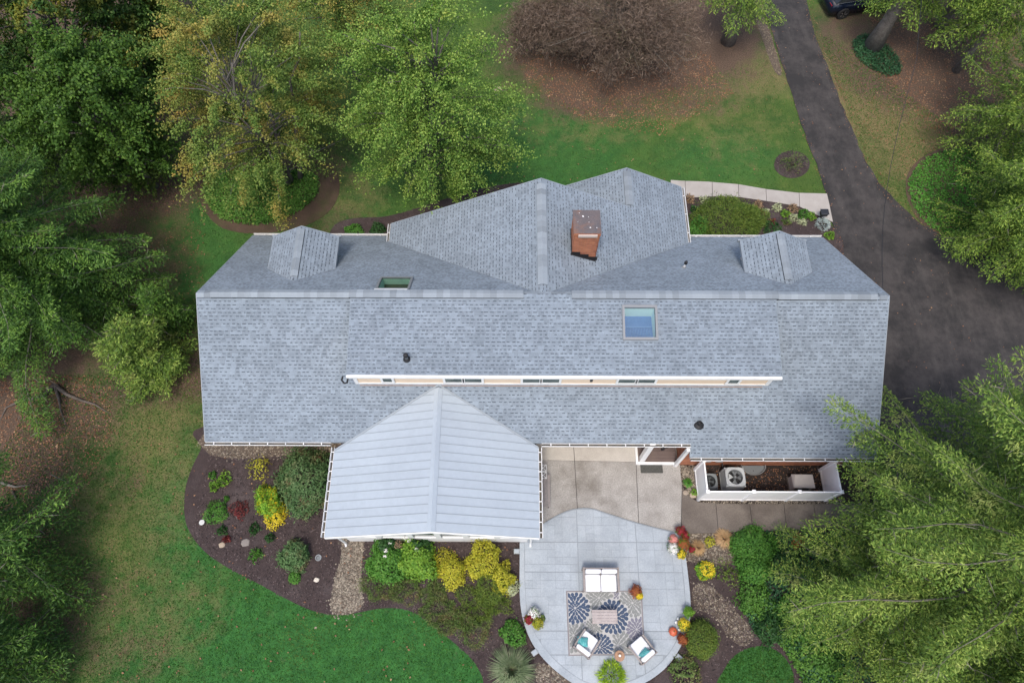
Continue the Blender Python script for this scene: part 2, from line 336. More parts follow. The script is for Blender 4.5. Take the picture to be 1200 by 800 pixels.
def smooth_loop(P, k=6, closed=True):
    n = len(P); out = []
    for i in range(n if closed else n-1):
        g = (lambda j: P[j % n]) if closed else (lambda j: P[max(0, min(n-1, j))])
        p0, p1, p2, p3 = g(i-1), g(i), g(i+1), g(i+2)
        for t in [j/k for j in range(k)]:
            out.append(tuple(.5*((2*p1[c])+(-p0[c]+p2[c])*t+(2*p0[c]-5*p1[c]+4*p2[c]-p3[c])*t*t+(-p0[c]+3*p1[c]-3*p2[c]+p3[c])*t**3) for c in (0, 1)))
    if not closed: out.append(tuple(P[-1]))
    return out
def W2(px, z=0.0, sm=0, closed=True):
    if sm: px = smooth_loop(px, sm, closed)
    return [tuple(at(u, v, z)[:2]) for u, v in px]
def inpoly(X, Y, P):
    r = np.zeros(len(X), bool); n = len(P); j = n-1
    for i in range(n):
        xi, yi = P[i]; xj, yj = P[j]
        c = ((yi > Y) != (yj > Y)) & (X < (xj-xi)*(Y-yi)/((yj-yi) or 1e-9)+xi); r ^= c; j = i
    return r
def scatter(P, n, avoid=()):
    xs = [p[0] for p in P]; ys = [p[1] for p in P]; out = np.zeros((0, 2))
    tries = 0
    while len(out) < n and tries < 40:
        q = rng.random((n*2, 2))*[max(xs)-min(xs), max(ys)-min(ys)]+[min(xs), min(ys)]
        k = inpoly(q[:, 0], q[:, 1], P)
        for a_ in avoid: k &= ~inpoly(q[:, 0], q[:, 1], a_)
        out = np.vstack([out, q[k]]); tries += 1
    return out[:n]
def clip(P, a_, b_, c_):
    """part of polygon P where a*x+b*y<=c"""
    out = []; n = len(P)
    for i in range(n):
        p, q = P[i], P[(i+1) % n]; dp = a_*p[0]+b_*p[1]-c_; dq = a_*q[0]+b_*q[1]-c_
        if dp <= 0: out.append(p)
        if (dp < 0 < dq) or (dq < 0 < dp):
            t = dp/(dp-dq); out.append((p[0]+(q[0]-p[0])*t, p[1]+(q[1]-p[1])*t))
    return out
def cliprect(P, x0, x1, y0, y1):
    for h in ((-1, 0, -x0), (1, 0, x1), (0, -1, -y0), (0, 1, y1)):
        if len(P) < 3: return []
        P = clip(P, *h)
    return P
def area(P): return abs(sum(P[i][0]*P[(i+1) % len(P)][1]-P[(i+1) % len(P)][0]*P[i][1] for i in range(len(P))))/2
def clean(P):
    out = []
    for p in P:
        if not out or (abs(p[0]-out[-1][0])+abs(p[1]-out[-1][1])) > 1e-4: out.append(p)
    return out
def randdir(n):
    v = rng.normal(size=(n, 3)); return v/np.linalg.norm(v, axis=1, keepdims=True)

# ============================================================ THE SETTING
def axis(a0, a1, step, far):
    c = list(np.arange(a0, a1+1e-6, step)); o = []
    s_ = step; p = c[-1]
    while p < far: s_ *= 1.5; p += s_; o.append(p)
    i_ = []; s_ = step; p = c[0]
    while p > -far: s_ *= 1.5; p -= s_; i_.append(p)
    return np.array(i_[::-1]+c+o)
gx = axis(-36, 36, .6, 500); gy = axis(-5, 42, .6, 500)
GX, GY = np.meshgrid(gx, gy); nx, ny = len(gx), len(gy)
V = np.stack([GX.ravel(), GY.ravel(), np.zeros(nx*ny)], 1)
I = (np.arange(ny-1)[:, None]*nx+np.arange(nx-1)[None]).ravel()
F = np.stack([I, I+1, I+nx+1, I+nx], 1)
me = bpy.data.meshes.new('lawn'); me.from_pydata(V.tolist(), [], F.tolist()); me.materials.append(mt['lawn'])
U = np.empty(nx*ny); VV = np.empty(nx*ny)
kk = V[:, 1]*math.sin(TH)+CH*math.cos(TH); kk = np.where(kk < 5, 5, kk)
U = 600+FPX*(V[:, 0]*CY+V[:, 1]*SY)/kk; VV = 400-FPX*((-V[:, 0]*SY+V[:, 1]*CY)*math.cos(TH)-CH*math.sin(TH))/kk
def field(lst):
    f = np.zeros(nx*ny)
    for cx, cy, rx, ry, s_ in lst:
        d = ((U-cx)/rx)**2+((VV-cy)/ry)**2; f = np.maximum(f, s_*np.clip(1.25-d*.55, 0, 1))
    return f
litter = field([(735, 60, 130, 55, 1), (700, 110, 70, 28, .85), (830, 40, 60, 45, 1), (770, 120, 80, 18, .6), (1085, 75, 90, 50, .95), (1130, 120, 60, 40, .75), (1000, 40, 45, 40, .7),
                (50, 480, 75, 40, 1), (25, 540, 50, 60, 1), (20, 620, 40, 60, .8), (180, 215, 55, 35, .85), (60, 90, 190, 160, .9), (40, 330, 140, 100, .9), (170, 420, 60, 50, .8), (215, 440, 40, 28, .85),
                (170, 330, 30, 90, .5), (130, 250, 40, 40, .7), (345, 190, 60, 30, .55), (370, 260, 60, 14, .45), (1180, 200, 70, 130, .8), (1130, 20, 90, 40, .9),
                (150, 770, 50, 35, .38), (110, 560, 60, 50, .3), (80, 700, 60, 50, .45), (10, 760, 60, 60, .9), (0, 300, 120, 200, 1)])
dry = field([(880, 90, 60, 24, .6), (810, 120, 60, 30, .4), (1040, 120, 60, 45, .85), (1075, 160, 60, 50, .75), (1060, 215, 40, 40, .35), (1000, 90, 30, 60, .7), (700, 150, 60, 20, .3), (860, 150, 60, 40, .25),
             (170, 500, 70, 40, .55), (200, 560, 50, 70, .45), (120, 620, 100, 80, .38), (150, 720, 100, 70, .38), (185, 290, 40, 60, .4), (400, 230, 50, 30, .4), (640, 130, 70, 40, .22), (1100, 250, 40, 30, .3)])
lush = field([(390, 760, 230, 90, 1), (230, 620, 50, 90, .9), (260, 700, 90, 90, .8), (230, 300, 60, 60, .65), (420, 240, 60, 40, .4), (650, 165, 100, 40, .6), (630, 190, 110, 40, .7), (840, 190, 70, 30, .55), (890, 780, 60, 40, .9), (560, 780, 60, 60, 1)])
for n_, d_ in (('litter', litter), ('dry', dry), ('lush', lush)):
    a_ = me.attributes.new(n_, 'FLOAT', 'POINT'); a_.data.foreach_set('value', d_.astype(np.float32))
lawn = link(me, 'lawn', mt['lawn']); lawn['kind'] = 'structure'
def sheet(name, pts, z, mats, thick=.0, parent=None, kind='structure'):
    bm = bmesh.new(); vs_ = [bm.verts.new((p[0], p[1], z)) for p in clean(pts)]
    f = bm.faces.new(vs_)
    if f.calc_area() and f.normal.z < 0: f.normal_flip()
    f.normal_update()
    if f.normal.z < 0: f.normal_flip()
    if thick:
        r = bmesh.ops.extrude_face_region(bm, geom=[f]); tv = [q for q in r['geom'] if isinstance(q, bmesh.types.BMVert)]
        for q in tv: q.co.z = z-thick
    bmesh.ops.triangulate(bm, faces=[q for q in bm.faces if len(q.verts) > 4])
    bmesh.ops.recalc_face_normals(bm, faces=bm.faces)
    if not thick:
        for q in bm.faces:
            if q.normal.z < 0: q.normal_flip()
    me = bpy.data.meshes.new(name); bm.to_mesh(me); bm.free()
    o = link(me, name, mats, parent)
    if kind and parent is None: o['kind'] = kind
    return o
# driveway
drive_l = [(880, -160), (886, -60), (893, 0), (905, 40), (919, 85), (932, 125), (946, 165), (959, 200), (968, 228), (976, 262), (990, 300)]
drive = drive_l+[(985, 380), (980, 470), (1000, 560), (1120, 600), (1330, 640), (1420, 480), (1400, 330), (1290, 312), (1200, 300), (1150, 286), (1110, 278), (1080, 263), (1060, 246), (1036, 221), (1015, 190), (1000, 155), (985, 120), (968, 75), (955, 40), (945, 0), (938, -60), (936, -160)]
DR = W2(drive, 0, 4); rj = random.Random(4); DR = [(x+rj.uniform(-.05, .05), y+rj.uniform(-.05, .05)) for x, y in DR]; sheet('driveway', DR, .03, mt['asphalt'], .03)
# planting beds (mulch sheets)
bedW = [(238, 500), (236, 524), (226, 546), (218, 570), (216, 598), (221, 620), (238, 644), (264, 663), (300, 682), (335, 701), (363, 714), (390, 720), (412, 719), (436, 714), (460, 712), (482, 716), (500, 727), (518, 741), (536, 756), (551, 770), (561, 784), (567, 802), (572, 850), (640, 900), (740, 900), (742, 700), (742, 560), (600, 500), (400, 480)]
BW = W2(bedW, 0, 5); sheet('mulch_bed', BW, .02, mt['mulch'], .02)
bedE = [(796, 615), (860, 612), (968, 612), (1040, 618), (1140, 660), (1200, 760), (1150, 850), (1000, 860), (942, 840), (930, 812), (930, 790), (918, 768), (898, 757), (876, 759), (858, 770), (848, 785), (838, 806), (835, 860), (760, 900), (742, 850), (745, 700)]
BE = W2(bedE, 0, 4); sheet('mulch_bed', BE, .022, mt['mulch'], .02)
bedN = [(796, 225), (830, 226), (872, 229), (905, 234), (940, 240), (958, 250), (972, 262), (987, 280), (997, 305), (1008, 330), (940, 340), (860, 330), (796, 300)]
BN = W2(bedN, 0, 4); sheet('mulch_bed', BN, .02, mt['mulch'], .02)
bedNW = [(385, 285), (392, 264), (415, 256), (450, 254), (480, 247), (520, 234), (560, 222), (620, 215), (650, 240), (600, 320), (450, 330), (390, 320)]
BNW = W2(bedNW, 0, 4); sheet('mulch_bed', BNW, .02, mt['mulch'], .02)
bedAC = [(796, 520), (792, 548), (796, 566), (804, 580), (818, 589), (850, 592), (920, 592), (975, 590), (1022, 588), (1022, 520)]
BA = W2(bedAC, 0, 3); sheet('pebble_bed', BA, .06, mt['bedsoil'], .05)
ringN = [(232, 225), (236, 200), (262, 190), (330, 190), (385, 192), (398, 215), (392, 240), (372, 258), (345, 268), (300, 274), (262, 268), (242, 250)]
RN = W2(ringN, 0, 4); sheet('mulch_ring', RN, .016, mt['dirt'], .012)
RS = W2([(928+21*math.cos(t*.524), 193+16*math.sin(t*.524)) for t in range(12)], 0, 2); sheet('mulch_ring', RS, .016, mt['mulch'], .012)
strip = W2([(876, -60), (880, 0), (893, 45), (908, 84), (916, 84), (903, 40), (893, 0), (888, -60)], 0, 3); sheet('stony_verge', strip, .012, mt['pebbase'], .01)
ivyE = W2([(1210, 165), (1160, 172), (1120, 175), (1088, 184), (1067, 205), (1066, 232), (1083, 260), (1108, 275), (1150, 281), (1230, 290)], 0, 4)
ivyT = W2([(998, 52), (1012, 42), (1035, 52), (1052, 70), (1054, 86), (1040, 90), (1018, 80), (1004, 68)], 0, 3)
ringE = W2([(1210, 162), (1160, 169), (1118, 172), (1086, 181), (1064, 203), (1063, 233), (1080, 262), (1105, 277), (1150, 285), (1230, 296)], 0, 4)
sheet('mulch_ring', ringE, .014, mt['dirt'], .012); 
# gravel strips
gv1 = W2([(402, 600), (425, 600), (426, 640), (424, 665), (425, 690), (424, 712), (408, 719), (390, 718), (388, 700), (394, 675), (400, 650)], 0, 3)
gv2 = W2([(242, 505), (390, 505), (388, 530), (330, 534), (290, 537), (246, 533)], 0, 2)
gv3 = W2([(812, 688), (828, 684), (848, 700), (868, 722), (884, 742), (872, 757), (852, 745), (838, 722), (815, 712)], 0, 3)
gv4 = W2([(801, 626), (864, 626), (864, 656), (835, 662), (803, 654)], 0, 3)
gv5 = W2([(628, 782), (645, 780), (668, 798), (690, 812), (680, 840), (640, 830)], 0, 3)
for i, g_ in enumerate((gv1, gv2, gv3, gv4, gv5)): sheet('gravel_strip', g_, .028+i*.0002, mt['pebbase'], .01)
def chips(P, n, z, avoid=(), mat=None, L=(.05, .13), W=(.02, .045), name='mulch_chips'):
    q = scatter(P, n, avoid); n = len(q)
    C = np.column_stack([q, np.full(n, z)+rng.random(n)*.025]); D = rng.normal(size=(n, 3))*[1, 1, .18]; S = rng.normal(size=(n, 3))*[1, 1, .3]
    return quads(name, C, D, S, rng.uniform(*L, n), rng.uniform(*W, n), mat or mt['chip'], kind='stuff')
def pebbles(name, P, n, z, s0, s1, mat=None):
    q = scatter(P, n); n = len(q); q = q+rng.normal(size=q.shape)*(rng.random((n, 1)) < .4)*.11
    base = np.array([(1, 0, 0), (0, 1, 0), (-1, 0, 0), (0, -1, 0), (0, 0, .8)])
    s_ = rng.uniform(s0, s1, n); an = rng.random(n)*6.28; el = rng.uniform(.6, 1.0, n)
    V = np.zeros((n, 5, 3))
    for k in range(5):
        x = base[k, 0]*s_; y = base[k, 1]*s_*el
        V[:, k, 0] = q[:, 0]+x*np.cos(an)-y*np.sin(an); V[:, k, 1] = q[:, 1]+x*np.sin(an)+y*np.cos(an); V[:, k, 2] = z+base[k, 2]*s_*.6
    fs = np.array([(0, 1, 4), (1, 2, 4), (2, 3, 4), (3, 0, 4)]); I = (np.arange(n)*5)[:, None, None]+fs[None]
    me = bpy.data.meshes.new(name); me.from_pydata(V.reshape(-1, 3).tolist(), [], I.reshape(-1, 3).tolist())
    o = link(me, name, mat or mt['peb']); o['kind'] = 'stuff'; return o
pebbles('gravel', gv1, 2600, .03, .022, .055); pebbles('gravel', gv2, 1500, .03, .02, .05); pebbles('gravel', gv3, 900, .03, .02, .045); chips(gv3, 900, .03)
pebbles('gravel', gv4, 900, .03, .022, .055); pebbles('gravel', gv5, 500, .03, .03, .07)
pebbles('gravel', W2([(797, 546), (812, 546), (818, 586), (806, 578), (799, 566)], 0), 420, .06, .03, .065)
pebbles('gravel', W2([(818, 585), (985, 583), (985, 590), (822, 591)], 0), 900, .06, .02, .04)
pebbles('gravel', strip, 1200, .012, .02, .05, MAT('verge_stone', (.30, .25, .17), (.18, .14, .09), scale=8, isl=.7))
vis_W = cliprect(BW, -13, 2, -3, 7.9)
chips(vis_W, 15000, .022, (gv1,)); chips(cliprect(BE, 6, 20, -4, 6.0), 9000, .024, (gv3, gv4)); chips(BN, 2500, .022);  chips(RS, 350, .018); chips(BNW, 1500, .022); 
chips(W2([(818, 540), (975, 540), (975, 585), (822, 585)], 0), 1500, .062)

# concrete slabs cut from an outline by joint lines
def slabs(parent, name, outline, cuts, ztop, zbot, mat, gap=.012):
    """cuts: list of px lines ((u0,v0),(u1,v1)) dividing the outline into successive strips"""
    rest = [outline]; rest = outline; n_ = 0
    for (a_, b_) in cuts:
        p, q = at(*a_, ztop), at(*b_, ztop); d = (q-p).normalized(); nrm = (-d.y, d.x)   # left of the line
        c0 = nrm[0]*p.x+nrm[1]*p.y
        piece = clip(rest, -nrm[0], -nrm[1], -(c0+gap)); rest = clip(rest, nrm[0], nrm[1], c0-gap)
        if len(piece) > 2: yield piece
    yield rest
def add_slab(parent, name, P, z0, z1, mat):
    P = clean(P)
    if len(P) < 3 or area(P) < .004: return
    b_ = bmesh.new(); vs_ = [b_.verts.new((p[0], p[1], z1)) for p in P]
    f = b_.faces.new(vs_); f.normal_update()
    if f.normal.z < 0: f.normal_flip()
    r = bmesh.ops.extrude_face_region(b_, geom=[f])
    for q in r['geom']:
        if isinstance(q, bmesh.types.BMVert): q.co.z = z0
    bmesh.ops.triangulate(b_, faces=[q for q in b_.faces if len(q.verts) > 4]); bmesh.ops.recalc_face_normals(b_, faces=b_.faces)
    me = bpy.data.meshes.new(name); b_.to_mesh(me); b_.free(); return link(me, name, mat, parent)
# front walk
fw = [(786, 211), (800, 212), (830, 213), (865, 216), (900, 222), (935, 226), (969, 227), (972, 240), (976, 260), (965, 255), (950, 248), (937, 242), (915, 238), (895, 235), (868, 231), (835, 230), (800, 232), (786, 232)]
FW = W2(fw, .06); p0 = sheet('front_walk', FW, .035, mt['joint'], .03)
for P in slabs(p0, '', FW, [((803, 240), (803, 205)), ((835, 240), (834.5, 205)), ((866, 240), (865, 205)), ((898.5, 240), (897, 210)), ((937.5, 250), (936, 215))], .06, .03, None):
    add_slab(p0, 'concrete_slab', P, .01, .065, mt['concrete3'])
# rear walk and terrace
ctop = .10
rw = [(628, 500), (800, 500), (797, 545)] + smooth_loop([(797, 545), (799, 566), (806, 579), (818, 588)], 4, False)+[(850, 590), (880, 590), (920, 590), (960, 590), (1010, 590), (1015, 617), (968, 618), (920, 621), (880, 622), (840, 624), (801, 625), (770, 618)]+smooth_loop([(770, 618), (740, 610), (712, 601), (692, 595), (672, 596), (655, 602), (643, 609), (630, 620)], 4, False)
RW = clean(W2(rw, ctop)); terr = sheet('rear_terrace', RW, .07, mt['joint'], .06)
wst = clip(RW, 1, 0, at(799, 600, ctop).x-.012); 
cx0 = at(672, 520, ctop); 
parts_ = []
for P in slabs(terr, '', RW, [((677, 600), (672, 519)), ((748.5, 615), (744.5, 519)), ((798, 626), (799.5, 560)), ((842, 626), (838.5, 585)), ((882.5, 624), (878, 585)), ((922.5, 624), (918, 585)), ((957.5, 624), (953, 585))], ctop, .04, None):
    parts_.append(P)
for i, P in enumerate(parts_):
    m_ = mt['concrete'] if i < 3 else mt['concrete2']
    if i < 2:   # the crack that runs parallel to the eave divides these slabs
        p, q = at(640, 539, ctop), at(745, 541, ctop); d = (q-p).normalized(); c0 = -d.y*p.x+d.x*p.y
        add_slab(terr, 'concrete_slab', clip(P, d.y, -d.x, -c0-.006), .04, ctop+.003, mt['concrete_light']); add_slab(terr, 'concrete_slab', clip(P, -d.y, d.x, c0-.006), .04, ctop, m_)
    else: add_slab(terr, 'concrete_slab', P, .04, ctop, m_)
# stamped patio: curved edging and blocks between joints
ptop = .16
pout = [(633, 616)]+smooth_loop([(643, 609), (655, 602), (672, 596), (692, 595), (712, 601), (740, 610), (770, 618), (800, 624.5)], 4, False)+smooth_loop([(802, 640), (806, 670), (809, 700), (809, 722), (804, 742), (794, 764), (778, 784), (755, 800), (725, 810), (700, 811), (676, 803), (652, 786), (634, 768), (621, 748), (612, 722), (609, 695), (609, 660), (609, 636)], 4, False)+[(612, 626)]
PO = clean(W2(pout, ptop)); patio = sheet('patio', PO, ptop-.014, mt['stampjoint'], .14)
cen = np.array(PO).mean(0)
pin = [(640, 611)]+smooth_loop([(655, 603.5), (672, 597.5), (692, 596.5), (712, 602.5), (740, 611.5), (770, 619.5), (794, 625)], 4, False)+smooth_loop([(796, 640), (800, 670), (802.5, 700), (802, 720), (797, 740), (786, 761), (770, 779), (750, 792), (724, 801), (701, 802), (680, 795), (658, 779), (641, 762), (628, 743), (619, 720), (616, 695), (615, 660), (615, 636), (618, 628)], 4, False)
PI_ = clean(W2(pin, ptop))
# edging stones between outer and inner curves
def near_in(u, v): return u
eo = smooth_loop([(609, 636), (609, 660), (609, 695), (612, 722), (621, 748), (634, 768), (652, 786), (676, 803), (700, 811), (725, 810), (755, 800), (778, 784), (794, 764), (804, 742), (809, 722), (809, 700), (806, 670), (802, 640), (801, 626)], 4, False)
ei = smooth_loop([(614.5, 636), (614.5, 660), (615.5, 695), (618.5, 720), (627.5, 743), (640.5, 762), (657.5, 779.5), (680, 795.7), (701, 802.8), (724, 801.8), (750.3, 792.7), (770.5, 779.7), (786.6, 761.5), (797.6, 740.3), (802.6, 720), (803.1, 700), (800.6, 670), (796.6, 640), (795, 627)], 4, False)
seg = [0, 8, 16, 24, 32, 40, 48, 56, 64, len(eo)-1]
for a_, b_ in zip(seg[:-1], seg[1:]):
    P = W2(eo[a_:b_+1], ptop)+W2(ei[a_:b_+1], ptop)[::-1]
    add_slab(patio, 'patio_edging', P, .02, ptop-.004, mt['stamp'])
# stamped blocks: a broken ashlar of a .3 m module between the control joints
x0, x1 = min(p[0] for p in PI_), max(p[0] for p in PI_); y0, y1 = min(p[1] for p in PI_), max(p[1] for p in PI_)
jx = [x0, at(677, 640, ptop).x, at(746, 640, ptop).x, x1]; jy = [y0, at(700, 767, ptop).y, at(700, 739, ptop).y, at(700, 670, ptop).y, at(700, 635, ptop).y, y1]
def fill(xa, xb, ya, yb):
    nx_ = max(1, round((xb-xa)/.32)); ny_ = max(1, round((yb-ya)/.32)); occ = np.zeros((nx_, ny_), bool)
    sx, sy = (xb-xa)/nx_, (yb-ya)/ny_
    for i in range(nx_):
        for j in range(ny_):
            if occ[i, j]: continue
            opts = [(2, 1), (1, 2), (2, 2), (3, 2), (2, 3), (1, 1)]; random.shuffle(opts); opts.append((1, 1))
            for w_, h_ in opts:
                if i+w_ <= nx_ and j+h_ <= ny_ and not occ[i:i+w_, j:j+h_].any(): break
            occ[i:i+w_, j:j+h_] = True; yield (xa+i*sx, xa+(i+w_)*sx, ya+j*sy, ya+(j+h_)*sy)
for ix in range(3):
    for iy in range(5):
        a_, b_, c_, d_ = jx[ix]+.012, jx[ix+1]-.012, jy[iy]+.012, jy[iy+1]-.012
        for r_ in fill(a_, b_, c_, d_):
            P = cliprect(PI_, r_[0]+.0035, r_[1]-.0035, r_[2]+.0035, r_[3]-.0035)
            if len(P) > 2 and area(P) > .01: add_slab(patio, 'stamped_block', P, .10, ptop+random.uniform(-.003, .002), mt['stamp'])
# ============================================================ THE HOUSE
house = thing('house', (1.1, 12.4, 0), 'long single storey house under grey shingle roofs with a brick base and white trim', 'house')
HO = (1.1, 12.4, 0)
YR, ZR, SS, SN = 12.45, 5.8, .64, .742
zS = lambda x, y: ZR-SS*(YR-y)
zN = lambda x, y: ZR-SN*(y-YR)
zU = lambda x, y: ZR+.07-(.68/3.05)*(YR-y)
zG = lambda x, y: ZR-.49*abs(x-1.12)
zG2 = lambda x, y: 3.863-.49*(5.08-x)
xl, xr = -12.0, 14.2
vl = lambda x: YR+.49/SN*abs(x-1.12)
def hip(poly, axis_, lo, hi):
    """interval of a convex polygon on one axis line: axis_='x' -> at y=c the x range"""
def xsec(P, ax, c):
    o = []
    n = len(P)
    for i in range(n):
        p, q = P[i], P[(i+1) % n]; a_, b_ = p[1-ax], q[1-ax]
        if (a_-c)*(b_-c) <= 0 and a_ != b_:
            t = (c-a_)/(b_-a_); o.append(p[ax]+(q[ax]-p[ax])*t)
    return (min(o), max(o)) if len(o) > 1 else None
def shingle_slope(name, parent, polys, zf, down, ref, holes=(), base=True, thick=.12, expo=.143, tabw=(.14, .24)):
    """polys: convex plan polygons of one plane; down: unit plan vector downhill ('-y','+y','-x','+x'); ref: coordinate of the top line"""
    bs = MB()
    for P in polys: bs.slope(P, zf, thick, 0, dz=-.012)
    roof = bs.build(name, mt['shingle_base'], parent)
    ax = 0 if down[1] == 'y' else 1             # courses run along this axis
    sg = 1 if down[0] == '+' else -1
    e1 = zf(0, 0); g = (zf(0, 1)-e1) if ax == 0 else None
    P0 = polys[0]; c0 = (P0[0][0]+P0[1][0]+P0[2][0])/3, (P0[0][1]+P0[1][1]+P0[2][1])/3
    dh = abs((zf(c0[0], c0[1]+.01)-zf(*c0)) if ax == 0 else (zf(c0[0]+.01, c0[1])-zf(*c0)))/.01
    step = expo/math.sqrt(1+dh*dh)
    M_ = MB(); Q = []
    for P in polys:
        lo = min(p[1-ax] for p in P); hi = max(p[1-ax] for p in P)
        k0 = int(math.floor(((lo-ref)*sg if sg > 0 else (ref-hi))/step)); k1 = int(math.ceil(((hi-ref) if sg > 0 else (ref-lo))/step))
        for k in range(max(0, k0), k1+1):
            ct = ref+sg*k*step; cb = ref+sg*(k+1)*step
            ct2 = min(max(ct, lo+1e-4), hi-1e-4); cb2 = min(max(cb, lo+1e-4), hi-1e-4)
            if abs(cb2-ct2) < step*.25: continue
            it, ib = xsec(P, ax, ct2), xsec(P, ax, cb2)
            if not it or not ib: continue
            a_ = min(it[0], ib[0])-random.random()*.2; end = max(it[1], ib[1])
            while a_ < end:
                w_ = random.uniform(*tabw); b_ = a_+w_
                tl, tr = min(max(a_, it[0]), it[1]), min(max(b_, it[0]), it[1]); bl, br = min(max(a_, ib[0]), ib[1]), min(max(b_, ib[0]), ib[1])
                mid = (bl+br)/2, (ct2+cb2)/2
                X, Y = (mid if ax == 0 else (mid[1], mid[0]))
                skip = any(h[0] < X < h[1] and h[2] < Y < h[3] for h in holes) or (tr-tl < .01 and br-bl < .01)
                if not skip:
                    th = random.choice((.012, .016, .010))
                    def pt(s_, c_, dz):
                        x_, y_ = (s_, c_) if ax == 0 else (c_, s_); return (x_, y_, zf(x_, y_)+dz)
                    k_ = len(M_.v)
                    vs_ = [pt(bl, cb2, -.008), pt(br, cb2, -.008), pt(bl, cb2, th), pt(br, cb2, th), pt(tl, ct2, .0), pt(tr, ct2, .0)]
                    M_.add(vs_, [(0, 1, 3, 2), (2, 3, 5, 4)] if sg*(1 if ax else -1) > 0 else [(0, 2, 3, 1), (2, 4, 5, 3)], 0)
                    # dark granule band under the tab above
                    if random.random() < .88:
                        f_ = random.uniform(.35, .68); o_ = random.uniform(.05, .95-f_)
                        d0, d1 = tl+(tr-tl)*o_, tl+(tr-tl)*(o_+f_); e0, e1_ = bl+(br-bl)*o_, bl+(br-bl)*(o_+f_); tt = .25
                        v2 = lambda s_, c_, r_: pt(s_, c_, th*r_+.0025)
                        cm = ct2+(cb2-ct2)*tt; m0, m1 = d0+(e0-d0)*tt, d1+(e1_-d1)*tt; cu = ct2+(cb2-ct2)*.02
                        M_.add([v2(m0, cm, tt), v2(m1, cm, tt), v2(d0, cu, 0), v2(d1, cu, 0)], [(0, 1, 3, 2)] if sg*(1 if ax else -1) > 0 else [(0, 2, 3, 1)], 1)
                a_ = b_
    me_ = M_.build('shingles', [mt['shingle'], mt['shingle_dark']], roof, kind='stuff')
    return roof
SKB = (4.16, 5.30, 10.78, 11.90)   # big skylight on the upper roof
SKN = (-5.20, -4.06, 12.80, 13.60)  # small skylight north of the ridge
def with_hole(x0, x1, y0, y1, h):
    return [[(x0, y0), (h[0], y0), (h[0], y1), (x0, y1)], [(h[1], y0), (x1, y0), (x1, y1), (h[1], y1)], [(h[0], y0), (h[1], y0), (h[1], h[2]), (h[0], h[2])], [(h[0], h[3]), (h[1], h[3]), (h[1], y1), (h[0], y1)]]
R_S = shingle_slope('south_roof', house, [[(xl, 7.58), (-6.10, 7.58), (-6.10, YR), (xl, YR)], [(-6.10, 7.58), (6.95, 7.58), (6.95, 9.56), (-6.10, 9.56)], [(6.95, 7.12), (9.86, 7.12), (9.86, 9.56), (6.95, 9.56)], [(9.86, 7.12), (xr, 7.12), (xr, YR), (9.86, YR)]], zS, '-y', YR)
R_U = shingle_slope('upper_roof', house, with_hole(-6.13, 9.88, 9.40, YR-.01, SKB), zU, '-y', YR, holes=[(SKB[0]-.05, SKB[1]+.05, SKB[2]-.05, SKB[3]+.05)], thick=.14)
R_N = shingle_slope('north_roof', house, with_hole(xl, xr, YR, 17.57, SKN), zN, '+y', YR, holes=[(SKN[0]-.05, SKN[1]+.05, SKN[2]-.05, SKN[3]+.05)])
R_G1 = shingle_slope('gable_roof', house, [[(1.12, YR), (1.12, 17.88), (-5.6, 17.88), (-5.6, vl(-5.6)+.03)]], zG, '-x', 1.12)
R_G2 = shingle_slope('gable_roof', house, [[(1.12, YR), (1.12, 17.88), (5.08, 17.88), (5.08, vl(5.08)+.03)], [(5.08, vl(5.08)+.03), (5.08, 20.0), (7.85, 20.0), (7.85, vl(7.85)+.03)]], zG, '+x', 1.12)
R_G3 = shingle_slope('gable_roof', house, [[(5.08, 17.75), (5.08, 20.0), (2.4, 20.0), (2.4, 17.75)]], zG2, '-x', 5.08)
# ridge cap pieces: separate bent shingles over a low ridge vent
def cap_piece(w_, l_, drop, name):
    b = MB(); h = .06
    V = [(-l_/2, -w_, -drop*w_), (l_/2+.03, -w_, -drop*w_+.006), (l_/2+.03, 0, .012), (-l_/2, 0, 0), (l_/2+.03, w_, -drop*w_+.006), (-l_/2, w_, -drop*w_)]
    V2 = [(x, y, z-h) for x, y, z in V]
    b.add(V+V2, [(0, 1, 2, 3), (3, 2, 4, 5), (7, 6, 9, 8), (8, 9, 11, 10), (0, 6, 7, 1), (5, 4, 10, 11), (1, 7, 8, 2), (2, 8, 10, 4), (0, 3, 9, 6), (3, 5, 11, 9)])
    b.m = [0, 0, 0, 0, 1, 1, 0, 0, 0, 0]; return b.mesh(name, [mt['cap'], mt['flash_capshade']])  # long sides coloured black: edge shadow at the vent gap put into the colour
def caps(parent, p, q, w_, l_, drop, dz=.05):
    me = cap_piece(w_, l_, drop, 'ridge_shingle'); p, q = Vector(p), Vector(q); d = q-p; n = max(1, int(d.length/l_)); an = math.atan2(d.y, d.x)
    for i in range(n):
        o = link(me, 'ridge_shingle', None, parent); o.location = p+d*((i+.5)/n)-Vector(HO)+Vector((0, 0, dz)); o.rotation_euler = (0, 0, an)
caps(R_S, (xl+.55, YR, ZR), (-6.2, YR, ZR), .17, .25, .62, .09); caps(R_S, (9.95, YR, ZR), (xr-.5, YR, ZR), .17, .25, .62, .09)
caps(R_U, (-6.2, YR-.03, ZR), (.35, YR-.03, ZR), .17, .25, .30, .13); caps(R_U, (2.2, YR-.03, ZR), (9.95, YR-.03, ZR), .17, .25, .30, .13)
caps(R_S, (xl, YR, ZR), (xl+.5, YR, ZR), .15, .25, .6, .03); caps(R_S, (xr-.45, YR, ZR), (xr, YR, ZR), .15, .25, .6, .03)
caps(R_S, (.35, YR, ZR), (2.2, YR, ZR), .15, .25, .5, .03)
caps(R_G1, (1.12, 17.6, ZR), (1.12, 12.9, ZR), .19, .25, .47, .09)
